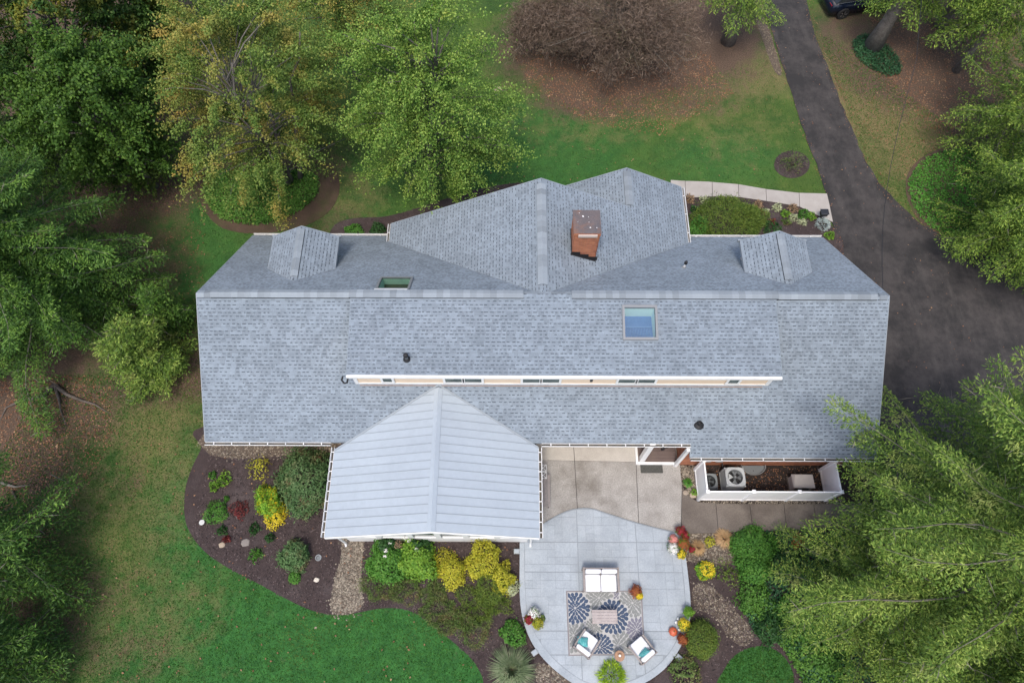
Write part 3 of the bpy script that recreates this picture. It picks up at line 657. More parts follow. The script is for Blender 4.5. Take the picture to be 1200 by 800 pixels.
caps(R_G3, (5.08, 19.8, 3.863), (5.08, 18.0, 3.863), .17, .25, .47, .07)
# north dormers
def dormer(xa, xb, xm, ze, zr_, yf):
    sl_l, sl_r = (zr_-ze)/(xm-xa), (zr_-ze)/(xb-xm)
    zl = lambda x, y: zr_-sl_l*(xm-x); zr2 = lambda x, y: zr_-sl_r*(x-xm)
    yb = lambda z: YR+(ZR-z)/SN          # where the dormer meets the main slope
    A_ = shingle_slope('dormer_roof', house, [[(xm, yb(zr_)), (xm, yf), (xa, yf), (xa, yb(ze)+.02)]], zl, '-x', xm, thick=.10)
    B_ = shingle_slope('dormer_roof', house, [[(xm, yb(zr_)), (xm, yf), (xb, yf), (xb, yb(ze)+.02)]], zr2, '+x', xm, thick=.10)
    caps(A_, (xm, yf-.12, zr_), (xm, yb(zr_)+.25, zr_), .15, .25, (sl_l+sl_r)/2*.95, .065)
    w = MB(); yw = yf-.25; zb = zN(0, yw)-.2
    w.prism([(xa+.25, yw-.12), (xb-.25, yw-.12), (xb-.25, yw), (xa+.25, yw)], zb, ze-.08)
    w.box(xa+.22, xa+.34, yb(ze)-.1, yw-.12, zN(0, yw)-.1, ze-.08); w.box(xb-.34, xb-.22, yb(ze)-.1, yw-.12, zN(0, yw)-.1, ze-.08)
    zt = zr_-.2; w.add([(xa+.25, yw-.12, ze-.08), (xb-.25, yw-.12, ze-.08), (xm, yw-.12, zt), (xa+.25, yw, ze-.08), (xb-.25, yw, ze-.08), (xm, yw, zt)], [(0, 1, 2), (5, 4, 3), (0, 2, 5, 3), (1, 4, 5, 2)])
    wl = w.build('dormer_wall', mt['siding'], house)
    f = MB(); cx = xm; f.box(cx-.42, cx+.42, yw+.002, yw+.04, ze-.95, ze-.15); fr = f.build('window', mt['white'], wl)
    g = MB(); g.box(cx-.34, cx+.34, yw+.042, yw+.05, ze-.88, ze-.22); g.build('window_pane', mt['glassdark'], wl)
    t = MB()
    for (x_a, z_a, x_b, z_b) in ((xa-.02, ze, xm, zr_), (xb+.02, ze, xm, zr_)):
        t.add([(x_a, yf+.003, z_a-.14), (x_b, yf+.003, z_b-.14), (x_b, yf+.003, z_b+.004), (x_a, yf+.003, z_a+.004), (x_a, yf+.03, z_a-.14), (x_b, yf+.03, z_b-.14), (x_b, yf+.03, z_b+.004), (x_a, yf+.03, z_a+.004)],
              [(0, 1, 2, 3), (7, 6, 5, 4), (3, 2, 6, 7), (0, 4, 5, 1), (0, 3, 7, 4), (1, 5, 6, 2)])
    for x_, s_ in ((xa, -1), (xb, 1)):
        t.box(min(x_, x_+s_*.02), max(x_, x_+s_*.02), yb(ze)+.02, yf+.03, ze-.16, ze+.004); t.box(x_-.09 if s_ < 0 else x_-.03, x_+.03 if s_ < 0 else x_+.09, yf+.031, yf+.10, ze-.16, ze-.02)
    t.build('dormer_trim', mt['seam'], house)
dormer(-10.05, -7.32, -8.68, 4.38, 5.12, 15.95)
dormer(9.42, 12.1, 10.8, 4.5, 5.22, 15.73)
# walls
wb = MB(); t = .15
wb.box(xl+.4, xl+.4+t, 8.45, 17.0, 0, 2.0); wb.box(xr-.4-t, xr-.4, 7.5, 17.0, 0, 2.0)
wb.box(xl+.4, -5.2, 16.85, 17.0, 0, 2.0); wb.box(7.5, xr-.4, 16.85, 17.0, 0, 2.0)
for x_ in (xl+.4, xr-.4-t):
    V = [(x_, 8.0, 2.0), (x_, 17.0, 2.0), (x_, 17.0, zN(0, 17)-.16), (x_, YR, ZR-.2), (x_, 8.0, zS(0, 8)-.16)]
    V += [(p[0]+t, p[1], p[2]) for p in V]; wb.add(V, [(4, 3, 2, 1, 0), (5, 6, 7, 8, 9), (0, 1, 6, 5), (1, 2, 7, 6), (2, 3, 8, 7), (3, 4, 9, 8), (4, 0, 5, 9)])
wb.box(xl+.4+t, 5.3, 8.45, 8.6, 0, 3.0); wb.box(5.15, 5.3, 8.6, 9.3, 0, 3.0); wb.box(5.3, 7.0, 9.3, 9.45, 0, 3.2)
wb.box(-5.2, -5.05, 17.0, 17.55, 0, 2.3); wb.box(-5.2, 4.6, 17.4, 17.55, 0, 2.2); wb.box(4.6, 7.5, 19.5, 19.65, 0, 2.3); wb.box(7.35, 7.5, 16.9, 19.5, 0, 2.3); wb.box(2.7, 2.85, 17.55, 19.65, 0, 2.3); wb.box(2.85, 4.6, 19.5, 19.65, 0, 2.3)
for (a_, b_, m_, zt, y_) in ((-5.2, 7.4, 1.12, 5.6, 17.4), (2.7, 7.45, 5.08, 3.7, 19.5)):
    zl_ = 2.3
    wb.add([(a_, y_, zl_), (b_, y_, zl_), (m_, y_, zt), (a_, y_+.15, zl_), (b_, y_+.15, zl_), (m_, y_+.15, zt)], [(0, 1, 2), (5, 4, 3), (0, 2, 5, 3), (1, 4, 5, 2), (0, 3, 4, 1)])
wb.build('wall', mt['siding'], house)
# brick walls built of real courses
def brick_wall(parent, name, p, q, z0, z1, thick=.1, L=.21, Hh=.075, face=1):
    p, q = Vector((*p, 0)), Vector((*q, 0)); d = (q-p); ln = d.length; d.normalize(); nrm = Vector((d.y, -d.x, 0))*face
    b = MB(); n = int(round((z1-z0)/Hh)); 
    core = [p, q, q-nrm*thick, p-nrm*thick]; b.prism([(c.x, c.y) for c in core], z0, z1, 1)
    for r in range(n):
        s_ = -(r % 2)*L/2
        while s_ < ln:
            a0, a1 = max(0, s_+.005), min(ln, s_+L-.005)
            if a1-a0 > .03:
                o_ = random.uniform(.006, .013); za, zb = z0+r*Hh+.005, z0+(r+1)*Hh-.004
                A0, A1 = p+d*a0, p+d*a1; B0, B1 = A0+nrm*o_, A1+nrm*o_
                b.add([(B0.x, B0.y, za), (B1.x, B1.y, za), (B1.x, B1.y, zb), (B0.x, B0.y, zb), (A0.x, A0.y, za), (A1.x, A1.y, za), (A1.x, A1.y, zb), (A0.x, A0.y, zb)], [(0, 1, 2, 3), (3, 2, 6, 7), (1, 5, 6, 2), (4, 0, 3, 7), (4, 5, 1, 0)], 0)
            s_ += L
    return b.build(name, [mt['brick'], mt['mortar']], parent, kind=None)
bw1 = brick_wall(house, 'brick_wall', (7.0, 7.43), (xr-.4, 7.43), .05, 2.2)
bw2 = brick_wall(house, 'brick_wall', (6.995, 9.3), (6.995, 7.43), .05, 2.5)
# wall lamps and vent on the brick wall
# upper wall (clerestory)
uw = MB(); yw = 9.56; zb, zt = zS(0, yw)+.0, zU(0, yw)-.14
lap = 6
for k in range(lap):
    a_, b_ = zb+(zt-zb)*k/lap, zb+(zt-zb)*(k+1)/lap
    uw.add([(-6.0, yw-.025, a_), (9.75, yw-.025, a_), (9.75, yw-.008, b_), (-6.0, yw-.008, b_), (-6.0, yw+.1, a_), (9.75, yw+.1, a_), (9.75, yw+.1, b_), (-6.0, yw+.1, b_)], [(0, 1, 2, 3), (0, 4, 5, 1), (3, 2, 6, 7)])
for x_ in (-6.0, 9.63):
    uw.add([(x_, yw+.1, zb), (x_, yw+.1, zt), (x_, 12.2, zt+.6), (x_, 12.2, 5.5), (x_+.12, yw+.1, zb), (x_+.12, yw+.1, zt), (x_+.12, 12.2, zt+.6), (x_+.12, 12.2, 5.5)], [(0, 1, 2, 3), (7, 6, 5, 4), (0, 4, 5, 1), (1, 5, 6, 2), (2, 6, 7, 3)])
uwo = uw.build('upper_wall', mt['siding'], house)
tr = MB()
tr.box(-6.06, -5.92, yw-.045, yw+.01, zb, zt); tr.box(9.66, 9.80, yw-.045, yw+.01, zb, zt); tr.box(-5.92, 9.66, yw-.04, yw, zb-.005, zb+.09); tr.box(-5.92, 9.66, yw-.04, yw, zt-.08, zt)
tr.build('corner_trim', mt['white'], uwo)
gt = MB(); gt.box(-6.14, 9.89, 9.30, 9.395, zU(0, 9.4)-.13, zU(0, 9.4)-.005); gt.build('gutter', mt['white'], R_U)
dl_ = MB(); dl_.box(-5.9, 9.6, yw-.10, yw-.046, zS(0, yw-.1)+.012, zS(0, yw-.1)+.03); dl_.build('wall_flashing', mt['mortar'], uwo)
def px_x(u, y, z):   # x of an image column on the line (y,z)
    k = (y*math.sin(TH)+(CH-z)*math.cos(TH)); return (u-600)/FPX*k-y*SY
for (ua, ub, dbl) in ((446, 462, 0), (519, 567, 1), (610, 658, 1), (722, 770, 1), (851, 868, 0)):
    xa, xb = px_x(ua, yw, 4.4), px_x(ub, yw, 4.4); f = MB(); za, zc = zb+.16, zt-.14; cs = [(xa, xb)] if not dbl else [(xa, (xa+xb)/2+.03), ((xa+xb)/2-.03, xb)]
    f.box(xa, xb, yw-.07, yw-.055, za, za+.09); f.box(xa, xb, yw-.07, yw-.055, zc-.09, zc)
    for (a_, b_) in cs: f.box(a_, a_+.09, yw-.068, yw-.053, za+.09, zc-.09); f.box(b_-.09, b_, yw-.068, yw-.053, za+.09, zc-.09)
    f.box(xa+.02, xb-.02, yw-.05, yw-.03, za+.02, zc-.02)
    wf = f.build('window_frame', mt['white'], uwo)
    for (a_, b_) in cs:
        g = MB(); g.box(a_+.09, b_-.09, yw-.057, yw-.052, za+.09, zc-.09); g.build('window_pane', mt['glassdark'], uwo)
el = MB(); el.box(px_x(693, yw, 4.5)-.05, px_x(693, yw, 4.5)+.05, yw-.10, yw-.046, 4.4, 4.62, 0); el.build('wall_lamp', mt['dark'], uwo)
# gutters with hangers
def gutter(parent, p, q, z, face, n, w_=.13):
    """open trough outside the line p-q; face = plan normal pointing outwards"""
    p, q, nn = Vector((*p, z)), Vector((*q, z)), Vector((*face, 0)); b = MB()
    prof = [(0, 0), (0, -.11), (w_*.75, -.11), (w_, -.05), (w_, .012), (w_-.018, .012), (w_-.018, -.05), (w_*.7, -.10), (.012, -.10), (.012, 0)]
    k = len(prof); V = [P_+nn*a_+Vector((0, 0, c_)) for P_ in (p, q) for a_, c_ in prof]
    F = [(i, (i+1) % k, k+(i+1) % k, k+i) for i in range(k)]+[tuple(range(k-1, -1, -1)), tuple(range(k, 2*k))]
    b.add(V, F, 0); g = b.build('gutter', mt['white'], parent)
    d = MB(); d.add([p+nn*.014-Vector((0, 0, .08)), q+nn*.014-Vector((0, 0, .08)), q+nn*(w_-.02)-Vector((0, 0, .08)), p+nn*(w_-.02)-Vector((0, 0, .08))], [(0, 1, 2, 3)]); d.build('gutter_inside', mt['gutterdark'], parent)  # dark brown sheet inside the white trough
    for i in range(n):
        c = p+(q-p)*((i+.5)/n); t_ = (q-p).normalized()*.016; h = MB()
        h.add([c-t_, c+t_, c+t_+nn*w_, c-t_+nn*w_]+[v_+Vector((0, 0, .012)) for v_ in (c-t_, c+t_, c+t_+nn*w_, c-t_+nn*w_)], [(0, 1, 2, 3), (7, 6, 5, 4), (0, 4, 5, 1), (1, 5, 6, 2), (2, 6, 7, 3), (3, 7, 4, 0)])
        h.build('gutter_hanger', mt['white'], parent)
gutter(R_S, (xl, 7.565), (-7.1, 7.565), 2.69, (0, -1), 7)
gutter(R_S, (1.12, 7.565), (6.93, 7.565), 2.69, (0, -1), 8)
gutter(R_S, (6.95, 7.105), (xr, 7.105), 2.39, (0, -1), 9)
for (a_, b_) in (((xl, 17.585), (-5.62, 17.585)), ((7.87, 17.585), (xr, 17.585))): gutter(R_N, a_, b_, 1.98, (0, 1), 6, .11)
gutter(R_G1, (-5.615, 16.95), (-5.615, 17.88), 2.5, (-1, 0), 1, .11); gutter(R_G2, (7.865, 16.95), (7.865, 20.0), 2.5, (1, 0), 3, .11)
gutter(R_G3, (2.385, 18.0), (2.385, 20.0), 2.54, (-1, 0), 2, .11)
# drip edges along the rakes
def rake(p, q, n_, w_=.025, h=.13, mat=None):
    dr = MB()
    p, q, n_ = Vector(p), Vector(q), Vector((*n_, 0)); U_ = Vector((0, 0, 1)); a0 = [p+n_*.002, q+n_*.002, q+n_*w_, p+n_*w_]
    dr.add([v_-U_*h for v_ in a0]+[v_+U_*.012 for v_ in a0], [(3, 2, 1, 0), (4, 5, 6, 7), (0, 1, 5, 4), (1, 2, 6, 5), (2, 3, 7, 6), (3, 0, 4, 7)]); dr.build('drip_edge', mat or mt['seam'], house)
rake((xl, YR, ZR), (xl, 7.58, zS(0, 7.58)), (-1, 0)); rake((xl, YR, ZR), (xl, 17.57, zN(0, 17.57)), (-1, 0)); rake((xr, YR, ZR), (xr, 7.12, zS(0, 7.12)), (1, 0)); rake((xr, YR, ZR), (xr, 17.57, zN(0, 17.57)), (1, 0))
rake((1.12, 17.88, ZR), (-5.6, 17.88, zG(-5.6, 0)), (0, 1)); rake((1.12, 17.88, ZR), (5.08, 17.88, zG(5.08, 0)), (0, 1)); rake((5.08, 20, 3.863), (7.85, 20, zG(7.85, 0)), (0, 1)); rake((5.08, 20, 3.863), (2.4, 20, zG2(2.4, 0)), (0, 1))
rake((-6.13, YR-.1, zU(0, YR-.1)), (-6.13, 9.40, zU(0, 9.4)), (-1, 0), .02, .16, mt['shingle_base']); rake((9.88, YR-.1, zU(0, YR-.1)), (9.88, 9.40, zU(0, 9.4)), (1, 0), .02, .16, mt['shingle_base'])
rake((6.95, 7.58, 2.684), (6.95, 7.12, 2.389), (-1, 0))
# skylights: shaft, frame, pane
def skylight(parent, h, zf, mshaft, mbot, depth, stripes, lab):
    x0, x1, y0, y1 = h; s = MB(); i_ = .012
    zz = [zf(x0, y0), zf(x1, y0), zf(x1, y1), zf(x0, y1)]; C4 = [(x0+i_, y0+i_), (x1-i_, y0+i_), (x1-i_, y1-i_), (x0+i_, y1-i_)]; zb_ = min(zz)-depth
    for i in range(4):
        j = (i+1) % 4; s.add([(*C4[i], zz[i]), (*C4[j], zz[j]), (*C4[j], zb_), (*C4[i], zb_)], [(0, 1, 2, 3)])
    s.build('skylight_shaft', mshaft, parent)
    b = MB(); b.box(x0, x1, y0, y1, zb_-.03, zb_)
    b.build('skylight_blind', mbot, parent)
    if stripes:
        b = MB(); n = 11
        for i in range(n):
            xx = x0+(x1-x0)*(i+.5)/n; b.tube([(xx-.05, y0+.25, zb_+.02), (xx+.05, y0+.6, zb_+.02)], .012, 4)
        b.box(x0, x1, y0+.62, y0+.67, zb_+.002, zb_+.02); b.build('blind_rail', MAT('pale_blue_rail', (.16, .27, .50)), parent)
    f = MB(); w_ = .085
    for (a0, a1, c0, c1) in ((x0-w_, x1+w_, y0-w_, y0), (x0-w_, x1+w_, y1, y1+w_), (x0-w_, x0, y0, y1), (x1, x1+w_, y0, y1)):
        V = [(a0, c0), (a1, c0), (a1, c1), (a0, c1)]
        f.add([(x_, y_, zf(x_, y_)-.02) for x_, y_ in V]+[(x_, y_, zf(x_, y_)+.10) for x_, y_ in V], [(3, 2, 1, 0), (4, 5, 6, 7), (0, 1, 5, 4), (1, 2, 6, 5), (2, 3, 7, 6), (3, 0, 4, 7)])
    f.build('skylight_frame', mt['frame'], parent)
    g = MB(); V = C4; g.add([(x_, y_, zf(x_, y_)+.075) for x_, y_ in V]+[(x_, y_, zf(x_, y_)+.085) for x_, y_ in V], [(3, 2, 1, 0), (4, 5, 6, 7), (0, 1, 5, 4), (1, 2, 6, 5), (2, 3, 7, 6), (3, 0, 4, 7)])
    g.build('skylight_pane', mt['clear'], parent)
m, nt, b, co = start('clear_glass', .03); nt.nodes.remove(b)
tb = _n(nt, 'ShaderNodeBsdfTransparent'); tb.inputs[0].default_value = (.88, .93, .92, 1); gb = _n(nt, 'ShaderNodeBsdfGlossy'); gb.inputs['Roughness'].default_value = .05
mx = _n(nt, 'ShaderNodeMixShader'); mx.inputs[0].default_value = .06
nt.links.new(tb.outputs[0], mx.inputs[1]); nt.links.new(gb.outputs[0], mx.inputs[2]); nt.links.new(mx.outputs[0], nt.nodes['Material Output'].inputs[0]); mt['clear'] = m
skylight(R_U, SKB, zU, mt['shaft'], mt['blue'], .38, True, '')
skylight(R_N, SKN, zN, mt['shaftg'], MAT('olive_room', (.05, .06, .045)), .42, False, '')
sf = MB(); sf.slope([(SKN[0]-.1, SKN[2]-.14), (SKN[1]+.02, SKN[2]-.14), (SKN[1]+.02, SKN[2]-.07), (SKN[0]-.1, SKN[2]-.07)], zN, .03, 0, .125); sf.build('skylight_sill', mt['white'], R_N)
# roof pipes and vents
def roofpipe(label, x, y, z, h, r, mat, cap):
    t_ = thing('vent_pipe', (x, y, z), label, 'vent pipe', 'vent pipes on the roof')
    b = MB(); b.lathe([(r, -.1), (r, h), (r*.8, h), (r*.8, h-.1)], 12); b.build('pipe', mat, t_, world=False)
    f = MB(); f.lathe([(r*2.4, -.02), (r*2.2, .03), (r*1.2, .09), (r*1.05, .10)], 14); f.build('flashing_boot', mt['flash_capshade'] if mat is not mt['white'] else mt['metal'], t_, world=False)
    if cap: c = MB(); c.lathe([(r*1.5, h-.03), (r*1.6, h+.05), (r*1.2, h+.12), (.01, h+.13)], 12); c.build('pipe_cap', mt['flash_capshade'], t_, world=False)
roofpipe('dark metal vent pipe low on the upper roof above the leftmost small window', -3.93, 9.98, zU(0, 9.98), .30, .06, mt['acgrey'], True)
roofpipe('dark round vent pipe near the south eave behind the back porch', 7.22, 8.22, zS(0, 8.22), .22, .085, mt['dark'], False)
roofpipe('thin white vent pipe on the north slope beside the valley', 7.03, 14.62, zN(0, 14.62), .35, .045, mt['white'], True)
dn = MB(); dn.tube([(-6.3, 9.36, 5.05), (-6.36, 9.3, 4.9), (-6.28, 9.22, 4.78), (-6.16, 9.22, 4.85), (-6.12, 9.33, 5.0)], .035, 8); dn.build('drain_hook', mt['dark'], R_U)
# chimney
ch = thing('chimney', (2.86, 15.15, 4.4), 'square red brick chimney with a weathered metal top rising from the gable roof', 'chimney')
ch.parent = None
cx0, cx1, cy0, cy1 = 2.33, 3.30, 14.66, 15.68; zt_ = 6.62
for (p, q) in (((cx0, cy0), (cx1, cy0)), ((cx1, cy0), (cx1, cy1)), ((cx1, cy1), (cx0, cy1)), ((cx0, cy1), (cx0, cy0))):
    brick_wall(ch, 'brick_face', p, q, 4.3, zt_-.16)
cb = MB(); cb.box(cx0-.03, cx1+.03, cy0-.03, cy1+.03, zt_-.158, zt_-.03, 0); cb.build('corbel', mt['brick'], ch)
ct = MB(); ct.box(cx0-.045, cx1+.045, cy0-.01, cy1+.045, zt_-.03, zt_); ct.build('chimney_cap', MAT('rusty_sheet_metal', (.17, .13, .125), (.115, .105, .11), scale=2.5, rough=.6, c3=(.26, .13, .08), fineamt=.4), ch)
for i in range(8):
    b = MB(); x_, y_ = random.uniform(cx0+.08, cx1-.1), random.uniform(cy0+.15, cy1-.05); c_ = random.uniform(.016, .04); b.prism([(x_+c_*random.uniform(.4, 1.3)*math.cos(k_), y_+c_*random.uniform(.4, 1.3)*math.sin(k_)) for k_ in (0, .9, 1.8, 2.6, 3.5, 4.4, 5.4)], zt_+.001, zt_+.004); b.build('bird_dropping', mt['white'], ch)
cs = MB(); cs.box(cx0+.14, cx1-.10, cy0-.10, cy0-.012, zt_-.16, zt_-.05); cs.build('stone_ledge', MAT('pale_stone', (.52, .44, .39), fineamt=.3), ch)
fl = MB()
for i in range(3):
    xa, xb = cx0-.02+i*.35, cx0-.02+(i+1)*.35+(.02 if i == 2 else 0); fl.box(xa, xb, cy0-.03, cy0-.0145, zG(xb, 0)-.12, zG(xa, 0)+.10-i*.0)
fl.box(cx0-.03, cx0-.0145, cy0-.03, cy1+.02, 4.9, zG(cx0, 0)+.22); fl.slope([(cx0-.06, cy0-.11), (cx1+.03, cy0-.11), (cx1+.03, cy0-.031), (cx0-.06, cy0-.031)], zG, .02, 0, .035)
fl.build('step_flashing', mt['flash_capshade'], ch)
# sunroom with standing-seam roof
sun = R_M = None
zM = lambda x, y: 3.92-.345*abs(x+2.87)
mxw, mxe, mxr = -6.97, 1.0, -2.87
ms = MB()
yv = lambda x: YR-(ZR-zM(x, 0))/SS     # valley line on the main south slope
ms.slope([(mxw, 4.0), (mxr, 4.0), (mxr, min(9.45, yv(mxr))), (mxw, yv(mxw))], zM, .10, 0, -.03)
ms.slope([(mxr, 4.0), (mxe, 4.0), (mxe, yv(mxe)), (mxr, min(9.45, yv(mxr)))], zM, .10, 0, -.03)
R_M = ms.build('metal_roof', mt['seam'], house)
np_ = 17; pw = (9.45-4.0)/np_
for side in (-1, 1):
    xe = mxw if side < 0 else mxe
    for i in range(np_):
        ya, yb_ = 4.0+i*pw, 4.0+(i+1)*pw-.0; poly = [(mxr+side*.12, ya+.007), (xe, ya+.007), (xe, yb_-.007), (mxr+side*.12, yb_-.007)]
        # trim to the valley: keep points with y <= yv(x)
        x_a, x_b = mxr, xe; sl = (yv(xe)-yv(mxr))/(xe-mxr); poly = clip(poly, -sl, 1, yv(mxr)-sl*mxr-.03)
        if len(poly) < 3 or area(poly) < .01: continue
        b = MB(); b.slope(poly, zM, .028, 0, 0.0); o = b.build('roof_panel', mt['metalroof'], R_M)
        c = clip([(mxr+side*.12, yb_-.007), (xe, yb_-.007), (xe, yb_+.007), (mxr+side*.12, yb_+.007)], -sl, 1, yv(mxr)-sl*mxr-.03)
        if len(c) > 2 and area(c) > .001: b = MB(); b.slope(c, zM, .03, 0, .024); b.build('standing_seam', mt['seam'], R_M)
b = MB(); y_a, y_b = 3.99, 9.38
b.add([(mxr-.15, y_a, zM(mxr-.15, 0)+.03), (mxr, y_a, 3.975), (mxr+.15, y_a, zM(mxr+.15, 0)+.03), (mxr-.15, y_b, zM(mxr-.15, 0)+.03), (mxr, y_b, 3.975), (mxr+.15, y_b, zM(mxr+.15, 0)+.03), (mxr-.15, y_a, zM(mxr-.15, 0)-.01), (mxr+.15, y_a, zM(mxr+.15, 0)-.01), (mxr-.15, y_b, zM(mxr-.15, 0)-.01), (mxr+.15, y_b, zM(mxr+.15, 0)-.01)], [(0, 1, 4, 3), (1, 2, 5, 4), (0, 3, 8, 6), (2, 7, 9, 5), (0, 6, 7, 2, 1), (3, 4, 5, 9, 8)])
b.build('ridge_cap', mt['metalroof'], R_M)
b = MB()   # valley flashing
for xe in (mxw, mxe):
    P = [(mxr, yv(mxr)-.05), (xe, yv(xe)-.05), (xe, yv(xe)+.02), (mxr, yv(mxr)+.02)]; b.slope(P, lambda x, y: max(zM(x, y), zS(x, y)), .03, 0, .035)
b.build('valley_flashing', mt['seam'], R_M)
gutter(R_M, (mxw-.002, 4.0), (mxw-.002, 7.42), zM(mxw, 0)+.01, (-1, 0), 9); gutter(R_M, (mxe+.002, 4.0), (mxe+.002, 7.42), zM(mxe, 0)+.01, (1, 0), 9)
# sunroom walls: south wall white with sloped glazing between posts
yw2 = 4.22; sw = MB(); ox0, ox1 = -6.55, .6
def zroof(x): return zM(x, 0)-.14
def wall_piece(b, xa, xb, z0, z1a, z1b, y0_, y1_):
    b.add([(xa, y0_, z0), (xb, y0_, z0), (xb, y0_, z1b), (xa, y0_, z1a), (xa, y1_, z0), (xb, y1_, z0), (xb, y1_, z1b), (xa, y1_, z1a)], [(0, 1, 2, 3), (7, 6, 5, 4), (3, 2, 6, 7), (0, 4, 5, 1), (0, 3, 7, 4), (1, 5, 6, 2)])
for (xa, xb, z0, f0) in ((ox0, ox0+.15, .1, 1), (ox0+.15, mxr, .1, 0), (mxr, ox1-.15, .1, 0), (ox1-.15, ox1, .1, 1)):
    wall_piece(sw, xa, xb, z0, 1.0 if not f0 else zroof(xa), 1.0 if not f0 else zroof(xb), yw2, yw2+.12)
sw.box(ox0, ox0+.12, yw2+.12, 7.9, .1, zroof(ox0)); sw.box(ox1-.12, ox1, yw2+.12, 7.9, .1, zroof(ox1)); 
swo = sw.build('sunroom_wall', mt['white'], house)
xs = [ox0+.15, -5.2, -3.95, -2.87, -1.8, -.6, ox1-.15]
for i, x_ in enumerate(xs[1:-1]):
    b = MB(); wall_piece(b, x_-.11, x_+.11, 1.0, zroof(x_-.11) if x_ <= mxr else zroof(x_-.11), zroof(x_+.11), yw2-.01, yw2+.11); b.build('sunroom_post', mt['white'], house)
b = MB(); wall_piece(b, ox0+.15, mxr, 2.15, 2.3, 2.3, yw2+.003, yw2+.10); wall_piece(b, mxr, ox1-.15, 2.15, 2.3, 2.3, yw2+.003, yw2+.10); b.build('sunroom_beam', mt['white'], house)
for xa, xb in zip(xs[:-1], xs[1:]):
    b = MB(); wall_piece(b, xa, xb, 1.0, zroof(xa), zroof(xb), yw2+.055, yw2+.065); b.build('window_pane', mt['glassdark'], house)
# white rake boards of the metal roof
b = MB()
for xe in (mxw, mxe):
    za, zc = zM(xe, 0), 3.92; x_a, x_b = xe, mxr
    b.add([(x_a, 3.955, za-.20), (x_b, 3.955, zc-.20), (x_b, 3.955, zc-.03), (x_a, 3.955, za-.03), (x_a, 3.995, za-.20), (x_b, 3.995, zc-.20), (x_b, 3.995, zc-.03), (x_a, 3.995, za-.03)], [(0, 1, 2, 3), (7, 6, 5, 4), (3, 2, 6, 7), (0, 4, 5, 1), (0, 3, 7, 4), (1, 5, 6, 2)])
b.build('rake_board', mt['white'], R_M)
b = MB(); x_ = mxe-.28; b.tube([(mxe+.04, 4.1, 2.42), (x_, 4.12, 2.2), (x_, 4.12, .5), (x_, 4.02, .3)], .045, 6); b.build('downspout', mt['white'], house)
b = MB(); x_ = mxw+.28; b.tube([(mxw-.04, 4.1, 2.42), (x_, 4.12, 2.2), (x_, 4.12, .3), (x_, 4.02, .15)], .045, 6); b.build('downspout', mt['white'], house)
# back porch
pf = MB(); xa, xb, ya, yb_ = 5.30, 6.93, 7.50, 9.28; n = 11; porch = thing('porch_deck', ((xa+xb)/2, 8.3, .1), 'small brown boarded back porch floor with white edging under the eave', 'porch')
for i in range(n):
    b = MB(); w_ = (yb_-ya)/n; b.box(xa, xb, ya+i*w_+.004, ya+(i+1)*w_-.004, .14, .20); b.build('deck_board', mt['deck'], porch)
b = MB(); b.box(xa-.10, xb+.0, ya-.10, ya-.002, .10, .235); b.box(xa-.10, xa-.002, ya, yb_-.3, .10, .235); b.build('deck_edging', mt['white'], porch)
b = MB(); b.box(6.3, 6.42, 8.0, 8.6, .2, 1.1); b.box(6.42, 6.6, 8.1, 8.5, .2, .8); b.build('porch_bin', mt['dark'], None); 
bpy.data.objects['porch_bin'].name = 'storage_bin'; tag(bpy.data.objects['storage_bin'], 'black slim bin standing on the back porch by the brick wall', 'bin')
b = MB(); b.rbox(5.35, 5.57, 7.52, 7.74, .2, 2.68, .02); b.build('porch_column', mt['white'], house)
b = MB(); b.box(6.80, 6.93, 7.33, 7.46, .1, 2.5); b.build('porch_column', mt['white'], house)
# ============================================================ OBJECTS
# ---- vinyl fence round the cooling units
def fence():
    FZ0, FZ1 = .05, 1.62
    f = thing('vinyl_fence', (10.2, 5.95, 0), 'low white vinyl fence with capped posts enclosing the cooling units', 'fence')
    yS, xW, xE = 5.95, 7.68, 12.95
    posts = [(xW, yS), (9.5, yS), (11.3, yS), (xE, yS), (xW, 7.2), (xE, 7.2)]
    for (x, y) in posts:
        b = MB(); b.box(x-.055, x+.055, y-.055, y+.055, FZ0, FZ1+.03); o = b.build('post', mt['vinyl'], f)
        c = MB(); c.box(x-.07, x+.07, y-.07, y+.07, FZ1+.03, FZ1+.05); c.box(x-.06, x+.06, y-.06, y+.06, FZ1+.05, FZ1+.085, taper=.05); c.build('post_cap', mt['vinyl'], o)
    def run(p, q):
        p, q = Vector((*p, 0)), Vector((*q, 0)); d = (q-p); L = d.length-.11; d.normalize(); n = Vector((-d.y, d.x, 0)); s = p+d*.055
        def bar(a_, b_, w_, z0, z1, nm):
            A_, B_ = s+d*a_, s+d*b_; P = [A_-n*w_, B_-n*w_, B_+n*w_, A_+n*w_]; m_ = MB(); m_.prism([(c.x, c.y) for c in P], z0, z1); m_.build(nm, mt['vinyl'], f)
        bar(0, L, .028, FZ1-.09, FZ1-.0, 'rail'); bar(0, L, .028, FZ0+.05, FZ0+.17, 'rail')
        k = max(2, int(L/.165)); w_ = L/k
        for i in range(k): bar(i*w_+.001, (i+1)*w_-.001, .013, FZ0+.17, FZ1-.09, 'board')
    run(posts[0], posts[1]); run(posts[1], posts[2]); run(posts[2], posts[3]); run(posts[4], posts[0]); run(posts[5], posts[3])
fence()
